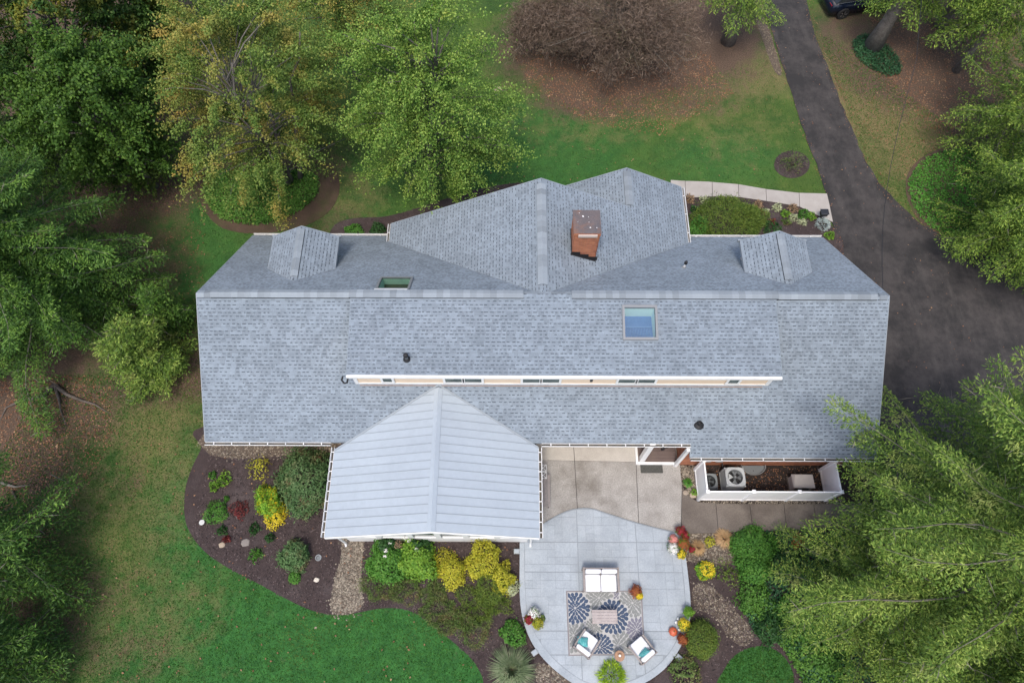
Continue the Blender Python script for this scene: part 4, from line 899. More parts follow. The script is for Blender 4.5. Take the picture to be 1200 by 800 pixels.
# ---- cooling units
def fan(parent, c, r, z, nb, matb):
    b = MB()
    for k in range(nb):
        a0 = k*2*PI/nb; P = []
        for (rr, da, dz) in ((.22, -.25, .03), (.95, -.55, .05), (.95, .35, -.02), (.22, .25, -.01)): P.append((c[0]+r*rr*math.cos(a0+da), c[1]+r*rr*math.sin(a0+da), z+dz))
        b.add(P+[(p[0], p[1], p[2]-.006) for p in P], [(0, 1, 2, 3), (7, 6, 5, 4), (0, 4, 5, 1), (1, 5, 6, 2), (2, 6, 7, 3), (3, 7, 4, 0)])
    b.lathe([(r*.26, -.05), (r*.26, .05), (r*.2, .07)], 14, (c[0], c[1], z)); b.build('fan', matb, parent, world=False)
    g = MB()
    for k in range(1, 7): 
        rr = r*k/6; g.tube([(c[0]+rr*math.cos(t*PI/12), c[1]+rr*math.sin(t*PI/12), z+.10+.02*(1-k/6)) for t in range(25)], .0035, 3, cap=False)
    for k in range(12): t = k*PI/6; g.tube([(c[0]+r*.15*math.cos(t), c[1]+r*.15*math.sin(t), z+.12), (c[0]+r*math.cos(t), c[1]+r*math.sin(t), z+.10)], .004, 3)
    g.build('fan_guard', mt['dark'], parent, world=False)
def ac(label, x, y, w, h, body, fanm, rz=0):
    t = thing('air_conditioner', (x, y, .06), label, 'air conditioner', None, rz); s = w/2; b = MB(); p = .055
    # louvred sides: posts and slats
    for sx in (-1, 1):
        for sy in (-1, 1): b.rbox(sx*s-p/2-.0, sx*s+p/2, sy*s-p/2, sy*s+p/2, .05, h-.06, .02)
    b.rbox(-s-.03, s+.03, -s-.03, s+.03, 0, .06, .06)
    b.build('corner_post', body, t, world=False, kind=None)
    b.f and None
    k = int((h-.14)/.045)
    l = MB()
    for i in range(k):
        z = .08+i*.045
        for (a0, a1, c0, c1) in ((-s+.03, s-.03, -s-.012, -s+.008), (-s+.03, s-.03, s-.008, s+.012), (-s-.012, -s+.008, -s+.03, s-.03), (s-.008, s+.012, -s+.03, s-.03)): l.box(a0, a1, c0, c1, z, z+.026)
    l.build('louvre_slats', body, t, world=False, kind='stuff')
    c = MB(); c.box(-s+.02, s-.02, -s+.02, s-.02, .06, h-.35); c.build('coil', mt['dark'], t, world=False)
    tp = MB(); N = 28; R_ = s*.83; V = []; zt = h
    def sq(a_):   # rounded square
        ca, sa = math.cos(a_), math.sin(a_); k_ = (abs(ca)**5+abs(sa)**5)**(-1/5); return ((s+.03)*k_*ca, (s+.03)*k_*sa)
    for j in range(N): a_ = 2*PI*j/N; x_, y_ = sq(a_); V += [(x_, y_, h-.09), (x_, y_, h-.02), (x_*.95, y_*.95, h), (R_*math.cos(a_), R_*math.sin(a_), h-.015), (R_*.97*math.cos(a_), R_*.97*math.sin(a_), h-.34)]
    F = []
    for j in range(N):
        k2 = (j+1) % N
        for q in range(4): F.append((j*5+q, k2*5+q, k2*5+q+1, j*5+q+1))
    tp.add(V, F); tp.build('top_shroud', body, t, smooth=False, world=False)
    ds = MB(); ds.lathe([(R_*.97, h-.35), (R_*.97, h-.34)], 24); ds.build('fan_well', mt['dark'], t, world=False)
    fan(t, (0, 0), R_*.94, h-.14, 4, fanm)
    return t
ac('large pale square cooling unit with four fan blades inside the white fence', 9.09, 6.72, .74, .86, mt['acpaint'], mt['metal'])
ac('small dark grey cooling unit in the left corner of the white fence', 8.12, 6.62, .58, .52, mt['acgrey'], mt['acgrey'])
t = thing('generator', (11.95, 6.62, .06), 'taupe backup power cabinet with sloping lid near the right end of the fence', 'generator')
b = MB(); b.box(-.45, .45, -.3, .3, 0, .06); b.build('base_pad', mt['concrete2'], t, world=False)
b = MB(); b.rbox(-.42, .42, -.26, .26, .06, .52, .03); b.build('cabinet', mt['box'], t, world=False)
b = MB(); V = [(-.45, -.29, .525), (.45, -.29, .525), (.45, .29, .525), (-.45, .29, .525), (-.43, -.27, .58), (.43, -.27, .58), (.36, .24, .70), (-.36, .24, .70)]
b.add(V, [(3, 2, 1, 0), (4, 5, 6, 7), (0, 1, 5, 4), (1, 2, 6, 5), (2, 3, 7, 6), (3, 0, 4, 7)]); b.build('lid', mt['box'], t, world=False)
for k in range(5): b = MB(); b.box(-.3, .3, -.268, -.261, .14+k*.06, .17+k*.06); b.build('vent_slot', mt['dark'], t, world=False)
b = MB(); b.box(-.10, .10, -.295, -.291, .54, .565); b.build('badge', mt['dark'], t, world=False)
# wall boxes by the units
for (u, v_, w_, lab) in ((832, 540, .24, 'small pale box on the brick wall left of the cooling pipes'), (845, 540, .30, 'wider pale box on the brick wall right of the cooling pipes')):
    p = at(u, v_, 1.2); x = p.x; t = thing('meter_box', (x, 7.43, 1.1), lab, 'meter box')
    b = MB(); b.rbox(-w_/2, w_/2, -.12, -.016, -.2, .2, .02); b.build('box_body', mt['box'], t, world=False); b = MB(); b.box(-w_/2+.03, w_/2-.03, -.128, -.121, -.15, .15); b.build('box_door', mt['acpaint'], t, world=False)
t = thing('window_well', (10.15, 7.15, .06), 'dark curved metal window well against the brick wall beside the cooling unit', 'window well')
b = MB(); N = 14; V = []
for j in range(N+1): a_ = PI+PI*j/N; V += [(.52*math.cos(a_), .42*math.sin(a_)+.24, 0), (.52*math.cos(a_), .42*math.sin(a_)+.24, .14), (.49*math.cos(a_), .39*math.sin(a_)+.24, .14), (.49*math.cos(a_), .39*math.sin(a_)+.24, 0)]
b.add(V, [(j*4+q, j*4+4+q, j*4+5+q, j*4+1+q) for j in range(N) for q in range(3)]); b.build('well_rim', mt['metal'], t, world=False)
b = MB(); P = [(.48*math.cos(PI+PI*j/N), .38*math.sin(PI+PI*j/N)+.24) for j in range(N+1)]; b.prism(P, .0, .05); b.build('well_cover', mt['acgrey'], t, world=False)
b = MB(); b.tube([(8.75, 7.38, .5), (8.75, 7.2, .45), (8.8, 7.05, .3)], .025, 6); tag(b.build('coolant_line', mt['dark'], None), 'dark insulated pipe from the brick wall to the large cooling unit', 'pipe')
# ---- door mat
b = MB(); p, q = at(751, 554, .1), at(776, 543, .1); b.rbox(p.x, q.x, p.y, q.y, .103, .122, .02)
tag(b.build('doormat', mt['mat'], None), 'dark rubber doormat on the concrete in front of the back porch', 'doormat')
# ---- bench and lattice against the sunroom east wall
t = thing('garden_bench', at(636, 577, .1), 'weathered slatted bench standing under the sunroom gutter', 'bench'); bl = (at(636, 560, .1)-at(636, 595, .1)).length
for k in range(4): b = MB(); b.box(-.22+k*.13, -.11+k*.13, -.66, .66, .42, .45); b.build('slat', mt['wicker'], t, world=False)
for sx in (-.18, .22):
    for sy in (-.6, .6): b = MB(); b.box(sx-.03, sx+.03, sy-.03, sy+.03, 0, .419); b.build('leg', mt['wicker'], t, world=False)
t = thing('plant_stand', at(635, 556, .1), 'white wire plant stand with crossed braces next to the slatted bench', 'plant stand')
for (y0_, y1_) in ((-.28, -.02), (.02, .28)):
    b = MB(); z = .55
    for P in (((-.13, y0_), (.17, y0_)), ((.17, y0_), (.17, y1_)), ((.17, y1_), (-.13, y1_)), ((-.13, y1_), (-.13, y0_)), ((-.13, y0_), (.17, y1_)), ((-.13, y1_), (.17, y0_))): b.tube([(*P[0], z), (*P[1], z)], .012, 5)
    b.build('wire_top', mt['white'], t, world=False)
for sx in (-.13, .17):
    for sy in (-.28, .28): b = MB(); b.tube([(sx, sy, 0), (sx, sy, .55)], .012, 5); b.build('leg', mt['white'], t, world=False)
# ---- rug
PZ = ptop+.002
rc = [at(663.2, 692, PZ), at(752, 691.6, PZ), at(756.2, 766.5, PZ), at(666.2, 768, PZ)]
rug = thing('outdoor_rug', (sum((r.x for r in rc))/4, sum((r.y for r in rc))/4, PZ), 'large grey outdoor rug with blue and grey burst flowers under the patio furniture', 'rug')
b = MB(); b.prism([(r.x, r.y) for r in rc], PZ, PZ+.012); b.build('rug_base', MAT('rug_weave', (.47, .465, .455), (.42, .415, .405), scale=6, fine=60, fineamt=.2, rough=.98), rug)
bd = MB(); rx0, rx1, ry0, ry1 = (rc[0].x+rc[3].x)/2, (rc[1].x+rc[2].x)/2, rc[3].y, rc[0].y
for a_, b_ in ((0, 1), (1, 2), (2, 3), (3, 0)):
    A_, B_ = rc[a_], rc[b_]; c_ = Vector(rug.location); i_ = lambda P: P+(c_-P)*.035; P4 = [A_, B_, i_(B_), i_(A_)]; bd.prism([(p.x, p.y) for p in P4], PZ+.013, PZ+.016)
bd.build('rug_border', MAT('rug_edge', (.24, .22, .225), rough=.98), rug)
navy = MAT('rug_navy', (.05, .075, .13), (.07, .10, .16), scale=9, rough=.98); grey = MAT('rug_grey', (.255, .265, .255), (.215, .225, .22), scale=9, rough=.98); mauve = MAT('rug_mauve', (.195, .19, .235), rough=.98)
quad_ = [(r.x, r.y) for r in rc]
def insx(P):   # clip a petal to the rug, kept inside its border
    c_ = rug.location; inner = [(c_.x+(x-c_.x)*.955, c_.y+(y-c_.y)*.955) for x, y in quad_]
    ar = sum(inner[i][0]*inner[(i+1) % 4][1]-inner[(i+1) % 4][0]*inner[i][1] for i in range(4)); s_ = 1 if ar > 0 else -1
    for i in range(4):
        p, q = inner[i], inner[(i+1) % 4]; nx_, ny_ = (q[1]-p[1])*s_, -(q[0]-p[0])*s_
        if len(P) < 3: return []
        P = clip(P, nx_, ny_, nx_*p[0]+ny_*p[1])
    return P
taken = []
def burst(u, v_, R_, mat, seed, rings=4):
    r2 = random.Random(seed); c = at(u, v_, PZ); b = MB(); R_ = R_/scale_at(u, v_, PZ)
    for k in range(rings):
        n = [8, 12, 16, 20][k]; ra, rb = R_*[.06, .20, .42, .66][k], R_*[.27, .50, .76, 1.0][k]; w_ = R_*[.055, .085, .105, .115][k]
        for j in range(n):
            t_ = 2*PI*(j+(k % 2)*.5)/n+r2.uniform(-.04, .04); ca, sa = math.cos(t_), math.sin(t_); P = []
            rb_ = rb*r2.uniform(.93, 1.04)
            for (f_, g_) in ((0, .1), (.2, .6), (.5, .98), (.72, .95), (.9, .55), (1, 0), (.9, -.55), (.72, -.95), (.5, -.98), (.2, -.6), (0, -.1)):
                rr = ra+(rb_-ra)*f_; x_, y_ = rr, w_*g_; P.append((c.x+x_*ca-y_*sa, c.y+x_*sa+y_*ca))
            mx_, my_ = c.x+(ra+rb)/2*ca, c.y+(ra+rb)/2*sa
            if any((mx_-t0)**2+(my_-t1)**2 < t2*t2 for t0, t1, t2 in taken): continue
            P = clean(insx(P))
            if len(P) > 2 and area(P) > .0002: b.prism(P, PZ+.0125, PZ+.0145+.0002*k)
    taken.append((c.x, c.y, R_*1.02))
    if b.v: o = b.build('rug_flower', mat, rug, kind='stuff')
for a_ in ((674, 712, 18, navy, 1), (718, 722, 19.5, navy, 2), (703, 758, 16, navy, 7), (702, 700, 17, grey, 3), (741, 706, 17, grey, 4), (724, 756, 18, grey, 5), (672, 744, 19, grey, 6), (746, 737, 17, mauve, 8), (726, 694, 10, mauve, 9), (696, 735, 11, grey, 10), (745, 764, 12, grey, 12), (686, 730, 8, mauve, 13)): burst(*a_)
# ---- sofa
FZ = PZ+.014
def cushion(name, x0, x1, y0, y1, z0, z1, parent, mat=None, R=None, o=(0, 0, 0), r=.05): b = MB(); b.rbox(x0, x1, y0, y1, z0, z1, r, 0, R, o, 4); return b.build(name, mat or mt['cushion'], parent, smooth=True, world=False)
ps = at(702.5, 681, PZ); t = thing('outdoor_sofa', (ps.x, ps.y+.02, PZ), 'white cushioned two seat sofa with grey frame at the top of the patio rug', 'sofa')
w_, d_ = .66, .40
for k in range(4): b = MB(); sx, sy = [(-1, -1), (1, -1), (1, 1), (-1, 1)][k]; b.box(sx*w_-.03, sx*w_+.03, sy*d_-.03, sy*d_+.03, 0, .58 if sy < 0 else .74); b.build('leg', mt['wicker'], t, world=False)
b = MB(); b.box(-w_+.03, w_-.03, -d_-.02, d_+.02, .20, .28); b.build('seat_frame', mt['wicker'], t, world=False)
for sx in (-1, 1): b = MB(); b.rbox(sx*w_-.045, sx*w_+.045, -d_-.03, d_+.06, .581, .62, .02); b.build('armrest', mt['wicker'], t, world=False)
b = MB(); b.box(-w_+.031, w_-.031, d_-.02, d_+.02, .30, .74); b.build('back_frame', mt['wicker'], t, world=False)
for sx in (-1, 1):
    cushion('seat_cushion', .01 if sx > 0 else -w_+.05, w_-.05 if sx > 0 else -.01, -d_-.02, d_-.20, .281, .43, t)
    cushion('back_cushion', .01 if sx > 0 else -w_+.05, w_-.05 if sx > 0 else -.01, d_-.19, d_-.03, .36, .80, t, r=.06)
# ---- coffee table
p, q = at(694.3, 730.5, .58), at(723, 714, .58); t = thing('coffee_table', ((p.x+q.x)/2, (p.y+q.y)/2, FZ), 'low rectangular table with bleached wooden planks in the middle of the rug', 'coffee table')
hw, hd = (q.x-p.x)/2, (q.y-p.y)/2
for k in range(5): b = MB(); b.box(-hw, hw, -hd+k*2*hd/5+.004, -hd+(k+1)*2*hd/5-.004, .385, .41); b.build('plank', mt['wood'], t, world=False)
for sx in (-1, 1):
    for sy in (-1, 1): b = MB(); b.box(sx*(hw-.05)-.03, sx*(hw-.05)+.03, sy*(hd-.05)-.03, sy*(hd-.05)+.03, 0, .384); b.build('leg', mt['wicker'], t, world=False)
b = MB(); b.box(-hw+.08, hw-.08, -hd+.03, -hd+.05, .31, .384); b.box(-hw+.08, hw-.08, hd-.05, hd-.03, .31, .384); b.build('apron', mt['wicker'], t, world=False, kind='stuff')
# ---- armchairs
def armchair(label, u, v_, ang, pil):
    p = at(u, v_, FZ+.2); t = thing('outdoor_armchair', (p.x, p.y, FZ), label, 'armchair', 'armchairs on the patio rug', math.radians(ang))   # faces local +x
    w_, d_ = .335, .36
    for sx in (-1, 1):
        for sy in (-1, 1): b = MB(); b.box(sx*d_-.025, sx*d_+.025, sy*w_-.025, sy*w_+.025, 0, .54 if sx > 0 else .70); b.build('leg', mt['wicker'], t, world=False)
    b = MB(); b.box(-d_+.026, d_+.02, -w_+.026, w_-.026, .20, .28); b.build('seat_frame', mt['wicker'], t, world=False)
    for sy in (-1, 1): b = MB(); b.rbox(-d_-.02, d_+.04, sy*w_-.035, sy*w_+.035, .541, .575, .015); b.build('armrest', mt['wicker'], t, world=False)
    b = MB(); b.box(-d_-.02, -d_+.02, -w_+.026, w_-.026, .30, .70); b.build('back_frame', mt['wicker'], t, world=False)
    cushion('seat_cushion', -d_+.20, d_+.03, -w_+.04, w_-.04, .281, .43, t); cushion('back_cushion', -d_+.025, -d_+.19, -w_+.045, w_-.045, .34, .78, t, r=.06)
    return t
def pillow(label, chair_t, lx, ly, lz, rz, tilt, s=.21):
    M_ = Matrix.Rotation(rz, 4, 'Z') @ Matrix.Rotation(tilt, 4, 'Y'); loc = Matrix.Translation(chair_t.location) @ Matrix.Rotation(chair_t.rotation_euler.z, 4, 'Z') @ Vector((lx, ly, lz))
    N = 9; V = []; F = []
    for sgn in (1, -1):
        for i in range(N):
            for j in range(N):
                x, y = -1+2*i/(N-1), -1+2*j/(N-1); pin = 1-.10*(1-abs(x)**2)*0-.12*((x*x+y*y)/2 < .5)*0
                e_ = max(0, (1-x*x))**.5*max(0, (1-y*y))**.5; k_ = 1-.10*(1-max(abs(x), abs(y)))*0-.08*(1-min(abs(x), abs(y)))*(max(abs(x), abs(y)))
                V.append((x*s*k_, y*s*k_, sgn*.075*e_**.8))
    for q in range(2):
        for i in range(N-1):
            for j in range(N-1): a_ = q*N*N+i*N+j; f_ = (a_, a_+N, a_+N+1, a_+1); F.append(f_ if q == 0 else f_[::-1])
    b = MB(); b.add(V, F); o = b.build('throw_pillow', mt['teal'], None, smooth=True); o.location = loc; o.rotation_euler = (Matrix.Rotation(chair_t.rotation_euler.z, 4, 'Z') @ M_).to_euler()
    tag(o, label, 'pillow', 'teal pillows on the armchairs')
c1 = armchair('white cushioned armchair at the lower left corner of the rug facing the table', 686.5, 754.5, 54, 0)
c2 = armchair('white cushioned armchair at the lower right corner of the rug facing the table', 751.5, 761, 127, 0)
pillow('teal patterned pillow leaning at the side of the left armchair', c1, -.02, .17, .56, .5, .55, .20); pillow('teal patterned pillow propped on the back of the right armchair', c2, -.13, .03, .60, .15, 1.0, .20)
# ---- candle side table
p = at(726, 768, .55); t = thing('candle_stool', (p.x, p.y, ptop), 'small round wooden stool holding a lit candle between the two armchairs', 'stool')
b = MB(); b.lathe([(.13, 0), (.10, .06), (.07, .2), (.09, .32), (.18, .38), (.19, .40), (.19, .42), (.17, .43)], 20); b.build('stool_body', MAT('tan_wood', (.42, .25, .15), (.33, .19, .12), scale=9), t, smooth=False, world=False)
t2 = thing('candle_glass', (p.x, p.y, ptop+.431), 'amber candle jar standing on the round wooden stool', 'candle')
b = MB(); b.lathe([(.06, 0), (.065, .09), (.055, .09), (.05, .01)], 14); b.build('glass_jar', MAT('amber_glass', (.45, .27, .18), rough=.2), t2, world=False); b = MB(); b.lathe([(.048, .012), (.048, .06), (.005, .062)], 12); b.build('wax', mt['mum_white'], t2, world=False)
# ---- step lights and small markers in the beds
def ledge(label, u, v_, rz=0):
    p = at(u, v_, .05); t = thing('edging_light', (p.x, p.y, .02), label, 'garden light', None, rz); b = MB(); b.rbox(-.12, .12, -.10, .10, 0, .16, .02); b.build('light_body', mt['metal'], t, world=False)
    b = MB(); b.box(-.09, .09, -.07, .07, .161, .172); b.build('lens', mt['stamp'], t, world=False)
ledge('grey box light at the patio edge below the sunroom corner', 605.5, 646); ledge('grey box light at the lower left patio edge above the fountain grass', 626.5, 764, .6); ledge('grey box light at the lower right patio edge below the rust pot', 795, 770, -.7)
# ---- stones
def stone(label, u, v_, r, mat=None, flat=.5, z=.02):
    p = at(u, v_, z); b = MB(); rr = r/scale_at(u, v_, 0); n = 9; V = []; r3 = random.Random(int(u*7+v_))
    ks = [r3.uniform(.78, 1.15) for _ in range(n)]
    for (f_, h_) in ((.9, 0), (1.0, .35), (.8, .8), (.35, 1.0)):
        for j in range(n): t_ = 2*PI*j/n; V.append((p.x+rr*f_*ks[j]*math.cos(t_), p.y+rr*f_*ks[(j+2) % n]*math.sin(t_)*.85, z+h_*rr*flat*r3.uniform(.9, 1.1)))
    b.add(V, [(i*n+j, i*n+(j+1) % n, (i+1)*n+(j+1) % n, (i+1)*n+j) for i in range(3) for j in range(n)]+[tuple(range(3*n, 4*n))]); tag(b.build('stone', mat or mt['stonep'], None), label, 'stone')
stone('tan boulder alone on the north lawn right of the tall green tree', 583.5, 105, 5, MAT('peach_stone', (.60, .45, .35), fineamt=.3), .5, 0)
stone('tan stone in the left mulch bed near the lawn edge', 260, 638, 4.2); stone('flat grey brown slab stone in the left mulch bed', 288, 636, 5.5, MAT('slab', (.24, .21, .19), fineamt=.3), .25)
stone('small cream stone in the mulch left of the gravel strip', 371, 679, 3.6, MAT('cream_stone', (.62, .56, .47), fineamt=.2))
stone('pinkish rounded stone at the curb corner of the pebble bed', 803.5, 577, 3.6, None, .5, .08); stone('broad tan stone beside the lime plant in the pebble bed', 812, 580, 4.2, None, .4, .08); stone('brown stone behind the green plant in the pebble bed', 804, 568, 3.4, MAT('brown_stone', (.30, .18, .12), fineamt=.3), .4, .08)
stone('tiny pale stone lying alone on the lawn below the gravel strip', 370, 735, 1.6, None, .4, 0)
p = at(237, 612, .1); t = thing('sundial', (p.x, p.y, .02), 'round white disc marker standing in the left mulch bed', 'garden ornament'); b = MB(); b.lathe([(.03, 0), (.03, .12)], 8); b.build('stake', mt['metal'], t, world=False); b = MB(); b.lathe([(.11, .121), (.11, .135), (.03, .14), (.03, .137)], 18); b.build('disc', MAT('pale_disc', (.6, .6, .58)), t, world=False)
p = at(373, 653, .05); t = thing('drain_ring', (p.x, p.y, .02), 'small grey plastic ring in the mulch right of the variegated shrub', 'drain'); b = MB(); N = 18; b.tube([(.11*math.cos(2*PI*j/N), .11*math.sin(2*PI*j/N), .03) for j in range(N+1)], .022, 6, cap=False); b.build('ring', mt['metal'], t, world=False); b = MB(); b.lathe([(.09, .0), (.09, .012)], 14); b.build('grate', mt['acgrey'], t, world=False)
# black lamp by the front walk
p = at(964, 252, .3); t = thing('walk_lantern', (p.x, p.y, .02), 'black square lantern at the end of the front walk beside the silver plant', 'lantern')
b = MB(); b.box(-.03, .03, -.03, .03, 0, .35); b.build('post', mt['dark'], t, world=False); b = MB(); b.rbox(-.17, .17, -.14, .14, .351, .55, .02); b.build('lantern_body', mt['dark'], t, world=False); b = MB(); b.box(-.20, .20, -.17, .17, .551, .60, taper=.05); b.build('lantern_roof', MAT('black_gloss', (.03, .03, .032), rough=.25), t, world=False)
# ---- power cable sagging from the house corner over the drive
p0 = Vector((14.1, 12.3, 5.5)); p1 = at(1074, 70, 6.2); p2 = at(1085, -60, 7.0)
P = []
for i in range(31):
    s = i/30; q = p0.lerp(p1, s); q.z -= 1.2*math.sin(PI*s); P.append(q)
P.append(p2); b = MB(); b.tube(P, .012, 5); tag(b.build('power_cable', mt['dark'], None), 'thin black overhead cable running from the house corner across the driveway', 'cable')
# ---- parked car, partly in frame
def car():
    p = at(1003, 6, 0); t = thing('parked_car', (p.x, p.y, 0), 'dark blue parked car with silver wheels beyond the driveway at the upper edge', 'car', None, math.radians(12))
    # side profile stations along x (front +x): (x, half width low, sill z, shoulder z, shoulder half width)
    b = MB(); St = [(-2.2, .70, .35, .78, .66), (-2.1, .82, .26, .92, .80), (-1.6, .88, .22, 1.0, .84), (-.6, .90, .2, 1.0, .86), (.6, .90, .2, .98, .86), (1.4, .88, .22, .94, .83), (2.0, .82, .26, .80, .76), (2.25, .66, .34, .66, .62)]
    V = []
    for x, hw, z0, z1, sw in St: V += [(x, -hw*.95, z0), (x, -hw, (z0+z1)/2), (x, -sw, z1), (x, 0, z1+.03), (x, sw, z1), (x, hw, (z0+z1)/2), (x, hw*.95, z0)]
    F = [(i*7+j, i*7+j+1, (i+1)*7+j+1, (i+1)*7+j) for i in range(len(St)-1) for j in range(6)]+[(i*7+6, i*7, (i+1)*7, (i+1)*7+6) for i in range(len(St)-1)]+[tuple(range(7))[::-1], tuple(range(7*(len(St)-1), 7*len(St)))]
    b.add(V, F); b.build('body', mt['carpaint'], t, smooth=True, world=False)
    b = MB(); Cs = [(-2.0, .74, .98, .74), (-1.35, .78, 1.0, .62), (.35, .80, 1.0, .64), (1.15, .76, .98, .74)]
    lo = [(-2.02, 1.0), (1.2, .985)]; hi = [(-1.45, 1.5), (.25, 1.5)]
    V = [(-2.02, -.78, .99), (1.2, -.78, .97), (.25, -.62, 1.45), (-1.45, -.62, 1.45), (-2.02, .78, .99), (1.2, .78, .97), (.25, .62, 1.45), (-1.45, .62, 1.45)]
    b.add(V, [(0, 1, 2, 3), (7, 6, 5, 4), (1, 5, 6, 2), (0, 3, 7, 4)]); b.build('windows', MAT('car_glass', (.03, .035, .04), rough=.05), t, world=False)
    b = MB(); b.rbox(-1.47, .27, -.64, .64, 1.45, 1.50, .08); b.build('roof', mt['carpaint'], t, world=False)
    for sy in (-1, 1): b = MB(); b.tube([(-2.0, sy*.79, 1.0), (-.5, sy*.80, 1.01), (1.15, sy*.79, .99)], .015, 5); b.build('window_trim', mt['chrome'], t, world=False); b = MB(); b.box(-2.19, -2.05, sy*.55-.14, sy*.55+.14, .70, .84); b.build('tail_light', MAT('red_lens', (.3, .02, .03), rough=.2), t, world=False)
    for x in (-1.35, 1.4):
        for sy in (-1, 1):
            c = (x, sy*.86, .33); b = MB(); N = 22; V = []
            for (r_, y_) in ((.33, -.11), (.35, -.07), (.35, .07), (.33, .11), (.21, .11), (.21, -.11)): V += [(c[0]+r_*math.cos(2*PI*j/N), c[1]+y_, c[2]+r_*math.sin(2*PI*j/N)) for j in range(N)]
            b.add(V, [(i*N+j, i*N+(j+1) % N, ((i+1) % 6)*N+(j+1) % N, ((i+1) % 6)*N+j) for i in range(6) for j in range(N)]); wh = b.build('wheel', mt['rubber'], t, world=False)
            b = MB(); yo = c[1]+sy*.085
            for k in range(5):
                a_ = 2*PI*k/5; d1, d2 = a_-.20, a_+.20; V = [(c[0]+.05*math.cos(d1), yo, c[2]+.05*math.sin(d1)), (c[0]+.21*math.cos(a_-.22), yo, c[2]+.21*math.sin(a_-.22)), (c[0]+.21*math.cos(a_+.22), yo, c[2]+.21*math.sin(a_+.22)), (c[0]+.05*math.cos(d2), yo, c[2]+.05*math.sin(d2))]
                b.add(V+[(p[0], p[1]+sy*.02, p[2]) for p in V], [(0, 1, 2, 3), (7, 6, 5, 4), (0, 4, 5, 1), (1, 5, 6, 2), (2, 6, 7, 3)])
            b.build('rim', mt['chrome'], wh, world=False)
car()
# ============================================================ PLANTS
UP = np.array([0, 0, 1.])
def lump(D, r_, k=7, amp=.16):
    """uneven outline: radius factor for unit directions D"""
    f = np.ones(len(D))
    for _ in range(k):
        a_ = r_.normal(size=3); a_ /= np.linalg.norm(a_); f += amp/k**.5*np.cos(D@a_*r_.uniform(3, 8)+r_.uniform(0, 6.28))
    return f
def in_reach(C, base, mg=110):
    """foliage a camera near the photograph's could see; twigs far outside that view are not grown"""
    X, Y, Z = C[:, 0]+base[0], C[:, 1]+base[1], C[:, 2]; x = X*CY+Y*SY; y = -X*SY+Y*CY; dz = CH-Z
    k = y*math.sin(TH)+dz*math.cos(TH); u = 600+FPX*x/k; v_ = 400-FPX*(y*math.cos(TH)-dz*math.sin(TH))/k
    return (u > -mg) & (u < 1200+mg) & (v_ > -mg) & (v_ < 800+mg) & (k > 1)
def broadleaf(label, base, zc, R, hz, n, mat, L=(.12, .2), W=(.07, .12), seed=1, nclump=90, trunk=.2, group=None, bark=None, name='broadleaf_tree', cat='tree', lean=(0, 0), cr=(.55, .95), multi=1):
    r_ = np.random.default_rng(seed); t = thing(name, (base[0], base[1], 0), label, cat, group)
    D = r_.normal(size=(nclump*2, 3)); D /= np.linalg.norm(D, axis=1, keepdims=True); D = D[:nclump]
    rad = r_.uniform(.35, 1, nclump)**.45*lump(D, r_, amp=.22); C = D*rad[:, None]*[R, R, hz]; C += r_.normal(size=C.shape)*.12; C[:, 2] += zc; C[:, 0] += lean[0]; C[:, 1] += lean[1]
    # taper the crown a little to the top
    C[:, :2] *= (1-.25*np.clip((C[:, 2]-zc)/hz, -.3, 1))[:, None]
    k = r_.integers(0, nclump, n); cs = r_.uniform(*cr, nclump)[k]
    d = r_.normal(size=(n, 3)); O_ = D[k]*[1, 1, .25]; O_ /= np.linalg.norm(O_, axis=1, keepdims=True); Tn = np.stack([-O_[:, 1], O_[:, 0], 0*O_[:, 0]], 1); P = C[k]+O_*(d[:, :1]*cs[:, None]*.85)+Tn*(d[:, 1:2]*cs[:, None]*(.30-.10*np.clip(d[:, :1], -1, 1)))+UP*(d[:, 2:]*.10-.10*np.abs(d[:, :1])*cs[:, None]); d /= np.linalg.norm(d, axis=1, keepdims=True)
    N = d*.4+UP*.8+r_.normal(size=(n, 3))*.6; DD = np.cross(N, r_.normal(size=(n, 3))); DD[:, 2] -= .35; S = np.cross(N, DD)
    Lr, Wr = r_.uniform(*L, n), r_.uniform(*W, n); kp = in_reach(P, base); quads('crown', P[kp], DD[kp], S[kp], Lr[kp], Wr[kp], mat, t)
    b = MB(); top = zc+hz*.55
    for m_ in range(multi):
        ox, oy = (r_.normal(size=2)*.25 if multi > 1 else (0, 0)); w_ = []
        for i in range(7): s = i/6; w_.append((ox*(1+s*4)+lean[0]*s*.8+r_.normal()*.06*i, oy*(1+s*4)+lean[1]*s*.8+r_.normal()*.06*i, -.1+top*s))
        b.tube(w_, [trunk*(1.25-s*.95/6*1.0) if s == 0 else trunk*(1-.13*s) for s in range(7)], 8)
    b.build('trunk', bark or mt['bark'], t, smooth=True, world=False)
    b = MB()
    for j in range(0, nclump, 3):
        c = C[j]; z0 = max(.8, min(c[2]-.8-.25*R, top*.95)); s0 = z0/top; a_ = Vector((w_[int(s0*6)][0], w_[int(s0*6)][1], z0)); e_ = Vector(c); m1 = a_.lerp(e_, .5)+Vector((0, 0, .15*R*.5))
        b.tube([a_, m1, e_, e_+Vector(D[j])*.35], [trunk*.32, trunk*.2, trunk*.1, .008], 5)
    b.build('branches', bark or mt['bark'], t, smooth=True, world=False, kind='stuff')
    return t
